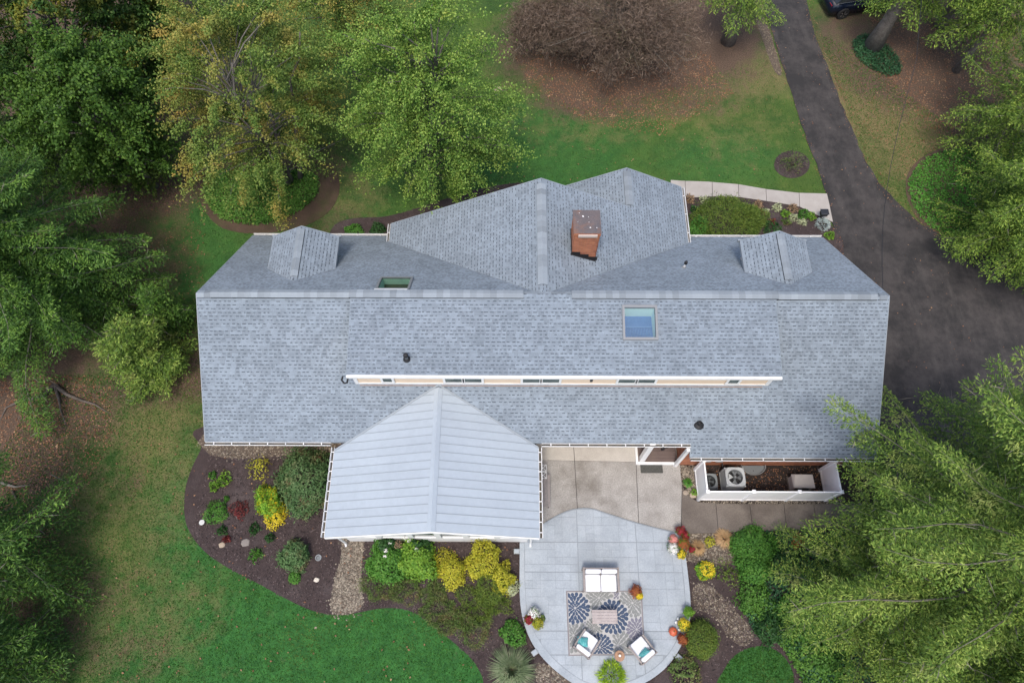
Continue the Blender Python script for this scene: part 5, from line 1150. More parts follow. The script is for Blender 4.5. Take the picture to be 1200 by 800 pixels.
def conifer_data(H, R, z0, nb, droop, seed, step=.17, nl=(.09, .15), nw=(.022, .04), twl=.42, upt=.10, prof=.8, dens=.065, gap=0):
    r_ = np.random.default_rng(seed); tc = []; tubes = MB(); C_, D_, S_, L_, W_ = [], [], [], [], []
    for i in range(nb):
        t = (i+.5)/nb; z = z0+(H-z0)*(t**.95)*.98; Lb = max(.25, R*((1-t)**prof)*r_.uniform(.6, 1.12)*(1 if t > .1 else .8+2*t)); az = i*2.39996+r_.normal()*.25
        f = np.array([math.cos(az), math.sin(az)]); sd = np.array([-f[1], f[0]]); bend = r_.normal()*.2; wv, ph = r_.uniform(.3, 1.3), r_.uniform(0, 6); up0 = r_.uniform(.05, .3)+t*.45
        def pos(s): s = np.asarray(s); r = Lb*s; side = bend*Lb*s*s+wv*Lb*np.sin(s*7+ph)*.035; zz = z+up0*Lb*s-droop*Lb*s**1.6*(1-.5*t)+upt*Lb*s**4; return np.stack([f[0]*r+sd[0]*side, f[1]*r+sd[1]*side, zz], -1)
        pp = pos(np.linspace(0, 1, 7)); tubes.tube([tuple(p) for p in pp], [max(.004, .0065*Lb*(1-.9*s/6)) for s in range(7)], 4, cap=False)
        nt_ = max(3, int(Lb/step)); s = np.linspace(.14, .985, nt_); s = np.repeat(s, 2)+r_.normal(size=nt_*2)*.01; sg = np.tile([1, -1], nt_)
        B = pos(np.clip(s, 0, 1)); T = pos(np.clip(s+.03, 0, 1.03))-pos(np.clip(s-.03, 0, 1)); T /= np.linalg.norm(T, axis=1, keepdims=True)
        tl = (twl*Lb*(1-s)**.8*.9+.22)*r_.uniform(.6, 1.2, nt_*2); tl = np.minimum(tl, 1.5)
        Sd = np.stack([sd[0]*sg, sd[1]*sg, np.zeros(nt_*2)], 1); an = r_.uniform(.6, 1.0, nt_*2)[:, None]
        TD = T*np.cos(an)+Sd*np.sin(an); TD[:, 2] -= .12+r_.random(nt_*2)*.25
        K = int(1.5/dens); j = (np.arange(K)+.5)*dens; m = j[None] < tl[:, None]
        tt, jj = np.nonzero(m); n = len(tt); x = j[jj]+r_.normal(size=n)*.01
        P = B[tt]+TD[tt]*x[:, None]; P[:, 2] -= .28*x*x*(.5+droop); alt = np.where(jj % 2 == 0, 1, -1)
        nrm = np.cross(TD[tt], T[tt]); nrm /= np.linalg.norm(nrm, axis=1, keepdims=True).clip(1e-6); side = np.cross(nrm, TD[tt])
        # three side sprays at each station: a feathered twig
        for q in range(3):
            off = alt*r_.uniform(.0, .16, n)*(1.1-.5*x); Pq = P+side*off[:, None]+TD[tt]*(np.abs(off)*.7+r_.normal(size=n)*.03)[:, None]; Pq[:, 2] -= np.abs(off)*.25+r_.random(n)*.05
            dd = TD[tt]*.65+side*(alt*r_.uniform(.1, 1.1, n))[:, None]+r_.normal(size=(n, 3))*.42; dd[:, 2] -= .10
            C_.append(Pq); D_.append(dd); S_.append(np.cross(UP[None]+r_.normal(size=(n, 3))*.5, dd)); L_.append(r_.uniform(*nl, n)*np.clip(1.15-.3*x, .6, 1.2)); W_.append(r_.uniform(*nw, n)); alt = -alt if q == 0 else r_.choice([-1, 1], n)
        # tufts along the branch itself
        m2 = int(Lb*26); s2 = r_.random(m2)**.8; B2 = pos(s2)+r_.normal(size=(m2, 3))*.05; C_.append(B2); d2 = (pos(np.minimum(s2+.03, 1.03))-pos(s2)); d2 = d2/np.linalg.norm(d2, axis=1, keepdims=True)+r_.normal(size=(m2, 3))*.5
        D_.append(d2); S_.append(r_.normal(size=(m2, 3))); L_.append(r_.uniform(*nl, m2)); W_.append(r_.uniform(*nw, m2))
    return tubes, np.vstack(C_), np.vstack(D_), np.vstack(S_), np.concatenate(L_), np.concatenate(W_)
def conifer(label, base, H, R, z0, nb, droop, seed, mat, trunk=.28, bark=None, tw=None, name='conifer_tree', group=None, lean=(0, 0), **k):
    t = thing(name, (base[0], base[1], 0), label, 'tree', group); tubes, C, D, S, L, W = conifer_data(H, R, z0, nb, droop, seed, **k)
    sh = lambda z: (np.clip(z, 0, None)/H)
    C[:, 0] += lean[0]*sh(C[:, 2]); C[:, 1] += lean[1]*sh(C[:, 2])
    tubes.v = [(x+lean[0]*max(0, z)/H, y+lean[1]*max(0, z)/H, z) for x, y, z in tubes.v]
    kp = in_reach(C, base); C, D, S, L, W = C[kp], D[kp], S[kp], L[kp], W[kp]
    nd = len(C)//160; kk_ = np.random.default_rng(seed+500).integers(0, len(C), nd); r5 = np.random.default_rng(seed+501)
    quads('dead_twigs', C[kk_]+[0, 0, .04], D[kk_]+r5.normal(size=(nd, 3))*.7, r5.normal(size=(nd, 3)), r5.uniform(.25, .7, nd), r5.uniform(.012, .028, nd), tw or mt['twig'], t, kind='stuff', fold=.08)
    quads('crown', C, D, S, L, W, mat, t, fold=.05); tubes.build('branches', tw or mt['twig'], t, world=False, kind='stuff')
    b = MB(); n = 9; b.tube([(lean[0]*i/(n-1)+math.sin(i*1.3)*.03, lean[1]*i/(n-1)+math.cos(i*1.7)*.03, -.1+(H-.2)*i/(n-1)) for i in range(n)], [trunk*1.35 if i == 0 else trunk*(1-.93*i/(n-1)) for i in range(n)], 10); b.build('trunk', bark or mt['bark'], t, smooth=True, world=False)
    return t
# ---- big trees
def gp(u, v_, z): p = at(u, v_, z); return (p.x, p.y)
broadleaf('tall full green tree on the north lawn left of the tan boulder', gp(492, 124, 6.2), 6.4, 3.15, 4.7, 78000, mt['g_broad'], (.07, .125), (.045, .075), 11, 260, .17, cr=(.3, .85))
broadleaf('large tree turning orange and yellow above the oval green bed', gp(289, 104, 6.2), 6.4, 3.7, 4.9, 80000, mt['g_orange'], (.07, .125), (.045, .075), 12, 240, .12, multi=3, cr=(.3, .85))
broadleaf('orange tinged small tree behind the large turning tree at the upper edge', gp(395, 5, 5), 5, 2.2, 3.2, 22000, mt['g_orange'], (.09, .14), (.05, .08), 13, 90, .12)
broadleaf('dark green round tree in the woods left of the turning tree', gp(112, 128, 5.5), 5.5, 2.9, 3.6, 48000, mt['g_darkb'], (.10, .17), (.07, .11), 14, 200, .18, cr=(.35, .7))
broadleaf('dark woodland tree with yellowing leaf tips in the upper left corner', gp(50, 18, 6), 6, 3.6, 4.0, 42000, mt['g_darkb2'], (.11, .18), (.07, .12), 15, 180, .18, cr=(.35, .7))
broadleaf('deep shaded low tree in the gap between woods and turning tree', gp(165, 45, 1.6), 1.5, 2.6, 1.4, 9000, mt['g_darkb'], (.16, .26), (.10, .15), 16, 40, .10)
broadleaf('dark tree beyond the woods at the upper edge left of the turning tree', gp(150, -45, 5), 5, 3.0, 3.6, 14000, mt['g_darkb2'], (.17, .26), (.11, .16), 17, 60, .15)
broadleaf('small light green sapling below the dark woods by the brown leaf litter', gp(166, 192, 1.2), 1.3, .95, 1.1, 4200, mt['g_box'], (.12, .2), (.05, .09), 18, 26, .04)
# nearly bare brown tree
def baretree(label, u, v_, zc, R, hz, seed, n, nc):
    r_ = np.random.default_rng(seed); p = gp(u, v_, zc); t = thing('bare_tree', (p[0], p[1], 0), label, 'tree')
    b = MB(); tips = []
    for i in range(nc):
        d = Vector(r_.normal(size=3)); d.normalize(); d.z = abs(d.z)*1.1-.35; kk = r_.uniform(.55, 1.12); e_ = Vector((d.x*R*kk, d.y*R*kk, zc+d.z*hz));  a_ = Vector((0, 0, .5+r_.random()*zc*.5)); m1 = a_.lerp(e_, .5)+Vector((0, 0, .5))
        b.tube([a_, m1, e_], [.05, .03, .012], 5, cap=False); tips += [m1.lerp(e_, s) for s in (.3, .6, .9, 1)]
    b.tube([(0, 0, -.1), (.1, 0, zc*.6), (0, .1, zc)], [.2, .14, .07], 8); b.build('trunk', mt['twig'], t, world=False, smooth=True)
    T = np.array([tuple(q) for q in tips]); k = r_.integers(0, len(T), n); d = r_.normal(size=(n, 3)); d[:, 2] = d[:, 2]*.5; d /= np.linalg.norm(d, axis=1, keepdims=True)
    P = T[k]+d*(r_.random((n, 1))**.7)*.95; out = P-[0, 0, zc*.6]; out /= np.linalg.norm(out, axis=1, keepdims=True)
    DD = out*.35+r_.normal(size=(n, 3))*.75; quads('crown', P, DD, r_.normal(size=(n, 3)), r_.uniform(.12, .42, n), r_.uniform(.012, .03, n), mt['g_dead'], t, fold=.03)
baretree('wide brown nearly bare weeping tree at the top centre above red leaf litter', 728, 18, 2.8, 4.2, 2.0, 21, 50000, 120)
baretree('lower grey brown bare thicket at the left side of the big bare tree', 637, 30, 1.4, 2.2, 1.2, 22, 17000, 40)
# conifers
sp = dict(nl=(.11, .19), nw=(.032, .055))
conifer('great dark spruce at the left edge with drooping branches above bare roots', gp(25, 338, 3), 17, 6.1, 1.4, 160, .5, 31, mt['g_spruce'], dens=.055, step=.15, twl=.28, **sp)
conifer('tall dark spruce at the left edge below the dark round tree', gp(-5, 175, 3), 17, 5.2, 1.6, 120, .5, 32, mt['g_spruce'], dens=.06, step=.16, twl=.28, **sp)
conifer('dark spruce standing at the lower left corner of the lawn', gp(-45, 650, 3), 15, 4.2, 1.2, 110, .6, 33, mt['g_spruce'], dens=.08, step=.2, **sp)
conifer('smaller dark spruce at the bottom left corner by leaf litter', gp(-5, 775, 2), 8, 2.5, .6, 90, .5, 34, mt['g_spruce'], dens=.08, step=.18, trunk=.14, **sp)
conifer('bright green young hemlock left of the house corner', gp(172, 418, 1.3), 3.9, 1.85, .2, 70, .3, 35, mt['g_hem2'], dens=.06, step=.13, trunk=.07, nl=(.10, .17), nw=(.03, .052), prof=.6)
conifer('darker young hemlock close behind the bright one by the house', gp(198, 368, 1.0), 3.0, 1.25, .2, 50, .35, 36, mt['g_spruce'], dens=.065, step=.15, trunk=.05, nl=(.10, .17), nw=(.03, .052), prof=.6)
conifer('huge hemlock at the lower right reaching over the white fence and the roof', gp(1058, 684, 0), 17.5, 7.3, 3.4, 130, .36, 57, mt['g_hem2'], trunk=.34, dens=.052, step=.145, nl=(.085, .15), nw=(.023, .04), upt=.04, twl=.25, prof=.62)
conifer('lower spreading hemlock in front of the huge one over the groundcover', gp(1000, 700, 0), 6.5, 4.0, 1.2, 75, .25, 47, mt['g_hem2'], trunk=.12, dens=.05, step=.15, nl=(.085, .15), nw=(.023, .04), upt=.04, twl=.26, prof=.6)
conifer('second tall hemlock at the right edge beyond the huge one', gp(1118, 592, 0), 15, 5.0, 3.2, 95, .38, 38, mt['g_hem2'], trunk=.28, dens=.075, step=.19, nl=(.10, .17), nw=(.03, .052), upt=.04, prof=.65)
conifer('hemlock in the lower right corner of the garden', gp(1090, 820, 0), 13, 4.6, 2.0, 90, .35, 39, mt['g_hem'], trunk=.25, dens=.08, step=.2, nl=(.10, .17), nw=(.03, .052), prof=.65)
conifer('dense hemlock with flat sprays at the right edge above the drive bend', gp(1246, 242, 4), 12, 4.6, 1.0, 130, .45, 40, mt['g_hem'], trunk=.25, dens=.07, step=.19, nl=(.10, .17), nw=(.03, .052), prof=.6)
conifer('hemlock at the right edge behind the yellow spotted ivy bed', gp(1218, 118, 4), 13, 3.9, 1.4, 110, .45, 41, mt['g_hem'], trunk=.25, dens=.08, step=.2, nl=(.10, .17), nw=(.03, .052), prof=.6)
conifer('thick trunked spruce standing in the small ivy oval right of the driveway', gp(1022, 56, 0), 15, 3.0, 3.4, 70, .75, 42, mt['g_hem'], trunk=.42, dens=.06, step=.18, **sp)
conifer('spruce with pale trunk at the left driveway verge', gp(853, 50, 0), 14, 2.5, 2.6, 70, .85, 43, mt['g_hem'], trunk=.33, dens=.07, step=.18, **sp)
conifer('slim grey trunked spruce in the leaf litter right of the ivy oval', gp(1120, 84, 0), 13, 3.2, 3.0, 85, .6, 44, mt['g_hem'], trunk=.17, dens=.08, step=.19, **sp)
conifer('far spruce at the upper right edge behind the slim trunked one', gp(1125, -5, 2), 14, 4.0, 2, 100, .6, 45, mt['g_hem'], trunk=.25, dens=.09, step=.22, **sp)
# ---- shrubs
def shrub(name, label, u, v_, ru, h, mat, n, L=(.05, .1), W=(.03, .06), sq=1., z=.02, seed=None, flat=False, spiky=0., cat='shrub', group=None, lumps=.16, rot=0.):
    seed = seed or int(u*13+v_*7); r_ = np.random.default_rng(seed); p = at(u, v_, h*.5); R = ru/scale_at(u, v_, h*.6)
    t = thing(name, (p.x, p.y, z), label, cat, group)
    d = r_.normal(size=(n, 3)); d[:, 2] = np.abs(d[:, 2]); d /= np.linalg.norm(d, axis=1, keepdims=True)
    f = lump(d, r_, 12, lumps*1.15)*(r_.uniform(.5, 1.0, n)**.35+(r_.random(n) < .13)*r_.uniform(0, .24, n)); P = d*f[:, None]*[R, R*sq, h]; P[:, 2] = np.maximum(P[:, 2], .02)
    if rot: c_, s_ = math.cos(rot), math.sin(rot); P[:, :2] = P[:, :2] @ np.array([[c_, s_], [-s_, c_]])
    N = d+UP*.5+r_.normal(size=(n, 3))*.55; DD = np.cross(N, r_.normal(size=(n, 3)))*(1-spiky)+d*(.4+spiky*1.6); DD[:, 2] += spiky*.4
    quads('foliage', P-DD/np.linalg.norm(DD, axis=1, keepdims=True)*np.mean(L)*.5, DD, np.cross(N, DD), r_.uniform(*L, n), r_.uniform(*W, n), mat, t)
    b = MB()
    for k in range(7): a_ = k*.9; b.tube([(0, 0, 0), (R*.35*math.cos(a_), R*sq*.35*math.sin(a_), h*.4), (R*.7*math.cos(a_), R*sq*.7*math.sin(a_), h*.62)], [.02, .014, .006], 4)
    b.build('stems', mt['brownbark'], t, world=False, kind='stuff')
    return t
shrub('rhododendron', 'large rounded variegated rhododendron between the house wall and metal roof', 356, 562, 36, 1.25, mt['g_var'], 6500, (.10, .17), (.035, .06), sq=1.15, lumps=.12)
shrub('gold_shrub', 'green shrub with bright golden tips beside the variegated rhododendron', 313, 588, 17, .8, mt['g_ygold'], 2400, (.07, .13), (.03, .055), sq=1.2, lumps=.25, rot=.5)
shrub('gold_shrub', 'golden flowering clump in front of the green gold shrub', 322, 604, 12, .5, mt['mum_yellow'], 750, (.06, .11), (.03, .05), lumps=.3)
shrub('open_shrub', 'thin leafy shrub above the golden tipped one near the wall', 303, 546, 12, .5, mt['g_gold'], 260, (.07, .12), (.03, .05), lumps=.4)
shrub('rhododendron', 'small round rhododendron in the mulch left of the gravel strip', 345, 650, 18, .8, mt['g_var'], 1900, (.10, .17), (.035, .06), lumps=.16)
shrub('round_shrub', 'little round lime green bush below the small rhododendron', 344.5, 676, 7.5, .3, mt['g_bright'], 700, (.04, .07), (.03, .04), lumps=.05)
shrub('round_shrub', 'deep green lobed bush in the left part of the mulch bed', 253, 599, 13, .45, mt['g_bright'], 1500, (.05, .08), (.03, .05), lumps=.25)
shrub('red_shrub', 'small crimson leaved bush right of the deep green lobed bush', 280, 597, 9.5, .35, mt['g_red'], 520, (.05, .1), (.025, .04), lumps=.3)
for (u, v_, r_, m_, lab) in ((262, 562, 7, 'g_lime', 'largest lime perennial in the upper left of the mulch bed'), (251, 570, 5.5, 'g_lime', 'lime perennial directly below the largest one in the left bed'), (249, 556, 4, 'g_bright', 'tiny green perennial nearest the house in the left bed'), (261, 621, 5, 'g_dark', 'tiny dark green seedling above the tan bed stone'), (298, 619, 6, 'g_dark', 'small dark perennial below the golden flowering clump'), (316, 630, 5, 'g_dark', 'small faint green perennial above the small rhododendron'), (300, 649, 7, 'g_bright', 'bright green hosta left of the small rhododendron'), (265, 584, 3, 'g_bright', 'tiny sprout above the crimson bush'), (265, 632, 3.5, 'g_red', 'tiny reddish sprout beside the tan bed stone')):
    shrub('perennial', lab, u, v_, r_, .22, mt[m_], int(60+r_*r_*4), (.08, .13), (.035, .06), cat='plant', spiky=.5, lumps=.3)
# foundation planting south of the sunroom
shrub('hydrangea', 'bright green hydrangea hedge left half under the sunroom wall', 452, 656, 25, .95, mt['g_bright'], 4200, (.08, .13), (.05, .08), sq=.95, lumps=.14)
shrub('hydrangea', 'bright green hydrangea hedge right half next to the golden shrub', 487, 656, 26, .95, mt['g_lime'], 4200, (.08, .13), (.05, .08), sq=.95, lumps=.14)
shrub('dark_shrub', 'dark green leafy shrub against the sunroom wall behind the hydrangea', 455, 637, 16, 1.0, mt['g_dark'], 1500, (.09, .14), (.05, .08), sq=.6)
shrub('dark_shrub', 'dark leafy strip of shrub behind the right hydrangea at the wall', 492, 638, 14, .9, mt['g_dark'], 1100, (.09, .14), (.05, .08), sq=.6)
for i, (u, v_, r_, c_) in enumerate(((470, 641, 5, 'g_salmon'), (461, 638, 2.4, 'mum_white'), (456, 648, 2.2, 'mum_white'), (483, 637, 2.2, 'mum_white'), (491, 647, 2.2, 'mum_white'), (455, 655, 1.8, 'mum_white'), (478, 634, 2, 'mum_white'))):
    shrub('flower_head', ('tan fading hydrangea flower head near the sunroom wall', 'white flower head left of the tan one', 'white flower head low at the left hydrangea', 'white flower head between the two hydrangeas', 'white flower head on the right hydrangea', 'lowest white flower head on the left hydrangea', 'white flower head nearest the wall')[i], u, v_, r_, .16, mt[c_], 90, (.03, .06), (.03, .05), z=.85, cat='flower', group=None)
shrub('golden_shrub', 'golden yellow shrub right of the hydrangea lower lobe', 528, 668, 17, .8, mt['g_gold'], 2300, (.07, .12), (.03, .055), sq=1.25, lumps=.22, rot=.4)
shrub('golden_shrub', 'larger golden yellow shrub below the sunroom ridge end', 566, 657, 22, .95, mt['g_gold'], 3300, (.07, .12), (.03, .055), lumps=.22)
shrub('golden_shrub', 'golden yellow shrub nearest the patio edge', 590, 677, 14, .8, mt['g_gold'], 1600, (.07, .12), (.03, .055), lumps=.22, sq=1.2)
shrub('juniper', 'feathery dark green shrub in front of the golden shrubs', 574, 688, 20, .75, mt['g_box'], 2600, (.07, .12), (.012, .022), spiky=.3, sq=.9)
shrub('white_flowers', 'white flowering clump at the patio edge by the golden shrub', 599, 689, 8, .45, mt['g_cream'], 420, (.05, .08), (.03, .05), lumps=.3)
HL = ['reddish heather low mat at the left below the hydrangea', 'green brown heather mat below the right hydrangea', 'reddish heather mat under the left golden shrub', 'sprawling green heather mat in the middle of the bed', 'thin grey green heather mat with bare twigs below the juniper', 'lower green heather mat near the lawn edge', 'rusty heather mat beside the lawn curve', 'pale green heather mat right of the bare twigs']
for i, (u, v_, r_, m_) in enumerate(((447, 688, 20, 'g_heath'), (475, 690, 18, 'g_heath'), (510, 692, 18, 'g_heath'), (515, 713, 24, 'g_heath'), (560, 712, 26, 'g_box'), (550, 733, 24, 'g_heath'), (522, 732, 14, 'g_heath'), (582, 705, 16, 'g_box'))):
    shrub('heather', HL[i], u, v_, r_, .28, mt[m_], int(r_*r_*7), (.06, .11), (.012, .024), sq=.75, spiky=.5, lumps=.35, cat='plant')
def grassclump(label, u, v_, ru, h, mat, n, name='ornamental_grass', wide=.02, z=.02, base=.06):
    r_ = np.random.default_rng(int(u+v_)); p = at(u, v_, h*.3); R = ru/scale_at(u, v_, h*.4); t = thing(name, (p.x, p.y, z), label, 'plant')
    a_ = r_.random(n)*6.283; q = r_.uniform(.35, 1.05, n); f = np.stack([np.cos(a_), np.sin(a_), 0*a_], 1); s_ = np.stack([-np.sin(a_), np.cos(a_), 0*a_], 1)
    B = f*base*r_.random((n, 1)); M_ = B+f*(R*q*.5)[:, None]+UP*(h*(1.25-q*.5))[:, None]*.8; T_ = B+f*(R*q)[:, None]+UP*(h*(.25+.6*(1-q)))[:, None]
    V = np.empty((2*n, 4, 3)); w_ = wide; V[:n, 0] = B-s_*w_*.4; V[:n, 1] = B+s_*w_*.4; V[:n, 2] = M_+s_*w_*.5; V[:n, 3] = M_-s_*w_*.5; V[n:, 0] = M_-s_*w_*.5; V[n:, 1] = M_+s_*w_*.5; V[n:, 2] = T_+s_*w_*.08; V[n:, 3] = T_-s_*w_*.08
    rawquads('blades', V, mat, t); b = MB(); b.lathe([(base, 0), (base*1.2, .04), (base*.5, .08)], 10); b.build('root_crown', mt['brownbark'], t, world=False); return t
grassclump('large fountain grass with long pale blades below the patio edge', 600, 784, 28, .7, mt['g_fount'], 900, base=.15)
shrub('leafy_shrub', 'bright green leafy shrub above the fountain grass', 601, 742, 14, .55, mt['g_bright'], 900, (.09, .14), (.045, .07), lumps=.2, sq=1.1)
# right of the patio
shrub('yellow_mum', 'bright yellow chrysanthemum clump planted in the mulch right of the patio', 826.5, 667.5, 11, .42, mt['g_ygold'], 900, (.05, .09), (.03, .045), lumps=.2, cat='flower')
shrub('yellow_bloom', 'yellow blossoms on top of the planted chrysanthemum clump', 827, 667, 8.5, .12, mt['mum_yellow'], 380, (.04, .07), (.03, .05), z=.42, cat='flower', lumps=.3)
shrub('open_shrub', 'sparse dark shrub with yellow green tips beside the yellow chrysanthemum', 853, 672, 12, .45, mt['g_box'], 260, (.07, .11), (.03, .05), lumps=.4)
shrub('boxwood', 'large clipped round olive green bush right of the patio curve', 823, 748, 19.5, 1.0, mt['g_box'], 5200, (.05, .09), (.02, .035), sq=1.12, lumps=.05, spiky=.2)
shrub('loropetalum', 'bronze and gold tinted low shrub at the bottom edge below the round bush', 803, 785, 19, .5, mt['g_heath'], 1100, (.07, .12), (.03, .05), lumps=.3)
shrub('azalea', 'bright green dense shrub at the top left of the shaded groundcover', 884, 640, 25, 1.0, mt['g_bright'], 4600, (.07, .11), (.04, .06), sq=1.0, lumps=.12)
shrub('azalea', 'green shrub lower left next to the mulch under the hemlock', 885, 668, 20, .8, mt['g_bright'], 2600, (.07, .11), (.04, .06), sq=1.0, lumps=.15)
grassclump('straw coloured grass clump nearest the flower pots by the walk', 817, 641, 10, .3, mt['g_tan'], 380); grassclump('straw coloured grass clump farther right along the walk', 848, 631, 12, .3, mt['g_tan'], 460)
shrub('perennial', 'yellow green perennial between the two straw grass clumps', 832, 634, 6, .3, mt['g_gold'], 160, (.06, .1), (.03, .045), cat='plant')
shrub('red_shrub', 'rusty red small shrub in the groundcover beneath the hemlock', 935, 634, 9, .5, mt['mum_orange'], 420, (.06, .1), (.03, .05), lumps=.3)
for i, (u, v_) in enumerate(((884, 700), (921, 660), (930, 715), (985, 650), (960, 770), (905, 735))):
    shrub('leafy_shrub', ['pale green low shrub at the mulch edge under the hemlock', 'dull green shrub right of the bright dense shrub', 'dark green shrub in the middle of the groundcover', 'dark shrub beside the rusty red one under the hemlock', 'green shrub right of the small round lawn', 'low green shrub above the small round lawn'][i], u, v_, 20, .6, mt['g_dark' if i % 2 else 'g_cover'], 1500, (.07, .12), (.04, .06), lumps=.25)
# flower pots
def potplant(label, u, v_, ru, mat, potmat=None, h=.30, pr=.15, n=520, zb=None, green='g_bright', dome=.16):
    zb = ptop if zb is None else zb; p = at(u, v_, zb+h); R = ru/scale_at(u, v_, zb+h); t = thing('potted_flowers', (p.x, p.y, zb), label, 'potted flowers')
    b = MB(); b.lathe([(pr*.68, 0), (pr*.95, h*.8), (pr*1.08, h*.82), (pr*1.08, h*.97), (pr*.94, h*.97), (pr*.9, h*.88)], 18); b.build('pot', potmat or mt['terra'], t, world=False)
    r_ = np.random.default_rng(int(u*3+v_)); 
    for (nm, m_, n_, rr, zz) in (('leaves', mt[green], n//2, R*.98, h-.03), ('blossoms', mat, n, R, h)):
        d = r_.normal(size=(n_, 3)); d[:, 2] = np.abs(d[:, 2]); d /= np.linalg.norm(d, axis=1, keepdims=True); P = d*lump(d, r_, 8, .2)[:, None]*[rr, rr, dome]*r_.uniform(.8, 1.12, (n_, 1))+[0, 0, zz]
        N = d+r_.normal(size=(n_, 3))*.3; DD = np.cross(N, r_.normal(size=(n_, 3))); quads(nm, P, DD, np.cross(N, DD), r_.uniform(.035, .06, n_), r_.uniform(.03, .05, n_), m_, t)
    return t
potplant('white chrysanthemum pot of the three at the left patio edge', 625.5, 718, 6.5, mt['mum_white']); potplant('dark red chrysanthemum pot of the three at the left patio edge', 619.8, 725.5, 5.2, mt['mum_red'])
potplant('yellow green leafy pot of the three at the left patio edge', 630, 730, 6.5, mt['g_gold'], green='g_heath'); shrub('trailing_plant', 'bronze leafy plant hanging beside the yellow green pot', 634, 724, 5, .3, mt['g_heath'], 200, z=ptop, cat='plant')
potplant('rust coloured pot plant at the upper right corner of the rug', 745, 692, 6.6, mt['mum_orange'], green='g_red'); potplant('yellow flower pot beside the rust coloured one on the rug corner', 749, 697.5, 4, mt['mum_yellow'], pr=.10, h=.26)
potplant('white chrysanthemum pot at the upper right patio corner', 788.5, 642, 6.2, mt['mum_white']); potplant('pink chrysanthemum pot at the upper right patio corner', 788.8, 631.5, 4.2, mt['mum_pink'], pr=.12); 
potplant('red flowering pot at the top of the upper right patio group', 797, 621.5, 5.2, mt['mum_red'], pr=.12); potplant('second red flowering pot beside the walk corner', 803, 627, 4.2, mt['mum_red'], pr=.11, zb=.03)
potplant('orange and green coleus pot in the upper right patio group', 800.5, 637, 6.8, mt['mum_orange'], green='g_lime'); potplant('pale yellow pot plant lowest in the upper right patio group', 798.5, 649, 5.2, mt['mum_yellow'], green='g_dark'); potplant('magenta pot plant at the mulch side of the upper right group', 811, 643.5, 3.2, mt['mum_red'], pr=.09, zb=.03)
potplant('bright yellow chrysanthemum pot of the lower right patio group', 801.3, 731, 7.2, mt['mum_yellow']); potplant('rust leaved pot lowest in the lower right patio group', 799.5, 748.5, 5.8, mt['mum_orange'], green='g_red'); potplant('lime leafy pot topmost in the lower right patio group', 807, 717, 6, mt['g_lime'], green='g_lime')
p = at(789, 739.5, .3); t = thing('pumpkin', (p.x, p.y, ptop), 'round orange pumpkin left in the lower right patio group', 'pumpkin'); b = MB(); N = 24; V = []
for j in range(7):
    a_ = -PI/2+PI*j/6; 
    for k in range(N): r_ = .17*math.cos(a_)*(1+.06*math.cos(8*2*PI*k/N)) if 0 < j < 6 else .02; V.append((r_*math.cos(2*PI*k/N), r_*math.sin(2*PI*k/N), .12+.12*math.sin(a_)))
b.add(V, [(i*N+k, i*N+(k+1) % N, (i+1)*N+(k+1) % N, (i+1)*N+k) for i in range(6) for k in range(N)]+[tuple(range(6*N, 7*N))]); b.build('rind', mt['pumpkin'], t, smooth=True, world=False); b = MB(); b.tube([(0, 0, .22), (.01, 0, .27), (.03, .01, .30)], [.02, .015, .012], 6); b.build('stalk', mt['g_box'], t, world=False)
for (u, v_, l_) in ((794.5, 724.5, 'upper small white gourd left of the yellow chrysanthemum'), (792.5, 728.7, 'lower small white gourd left of the yellow chrysanthemum'), (796, 737.5, 'small white gourd between the pumpkin and the yellow chrysanthemum')):
    p = at(u, v_, .2); b = MB(); b.lathe([(.02, 0), (.055, .02), (.062, .05), (.045, .085), (.012, .10)], 12, (p.x, p.y, ptop+.001)); tag(b.build('gourd', mt['white'], None, smooth=True), l_, 'gourd')
shrub('spiky_plant', 'lime yellow spiky plant in a tub at the lower edge of the patio', 717, 791, 15, .55, LEAF('chartreuse_leaf', [(.18, .33, .02), (.34, .52, .04), (.5, .6, .08)], clump=4), 1100, (.14, .24), (.02, .035), z=ptop, spiky=.8, cat='plant', lumps=.1)
# pebble bed plants
grassclump('small green spiky plant in the pebble bed beside the fence', 805.5, 566, 6.5, .22, mt['g_bright'], 130, 'spiky_plant', .03, .08, .03); shrub('perennial', 'little lime plant at the curb corner of the pebble bed', 813, 577, 4.5, .18, mt['g_lime'], 90, (.06, .1), (.03, .05), z=.07, cat='plant')
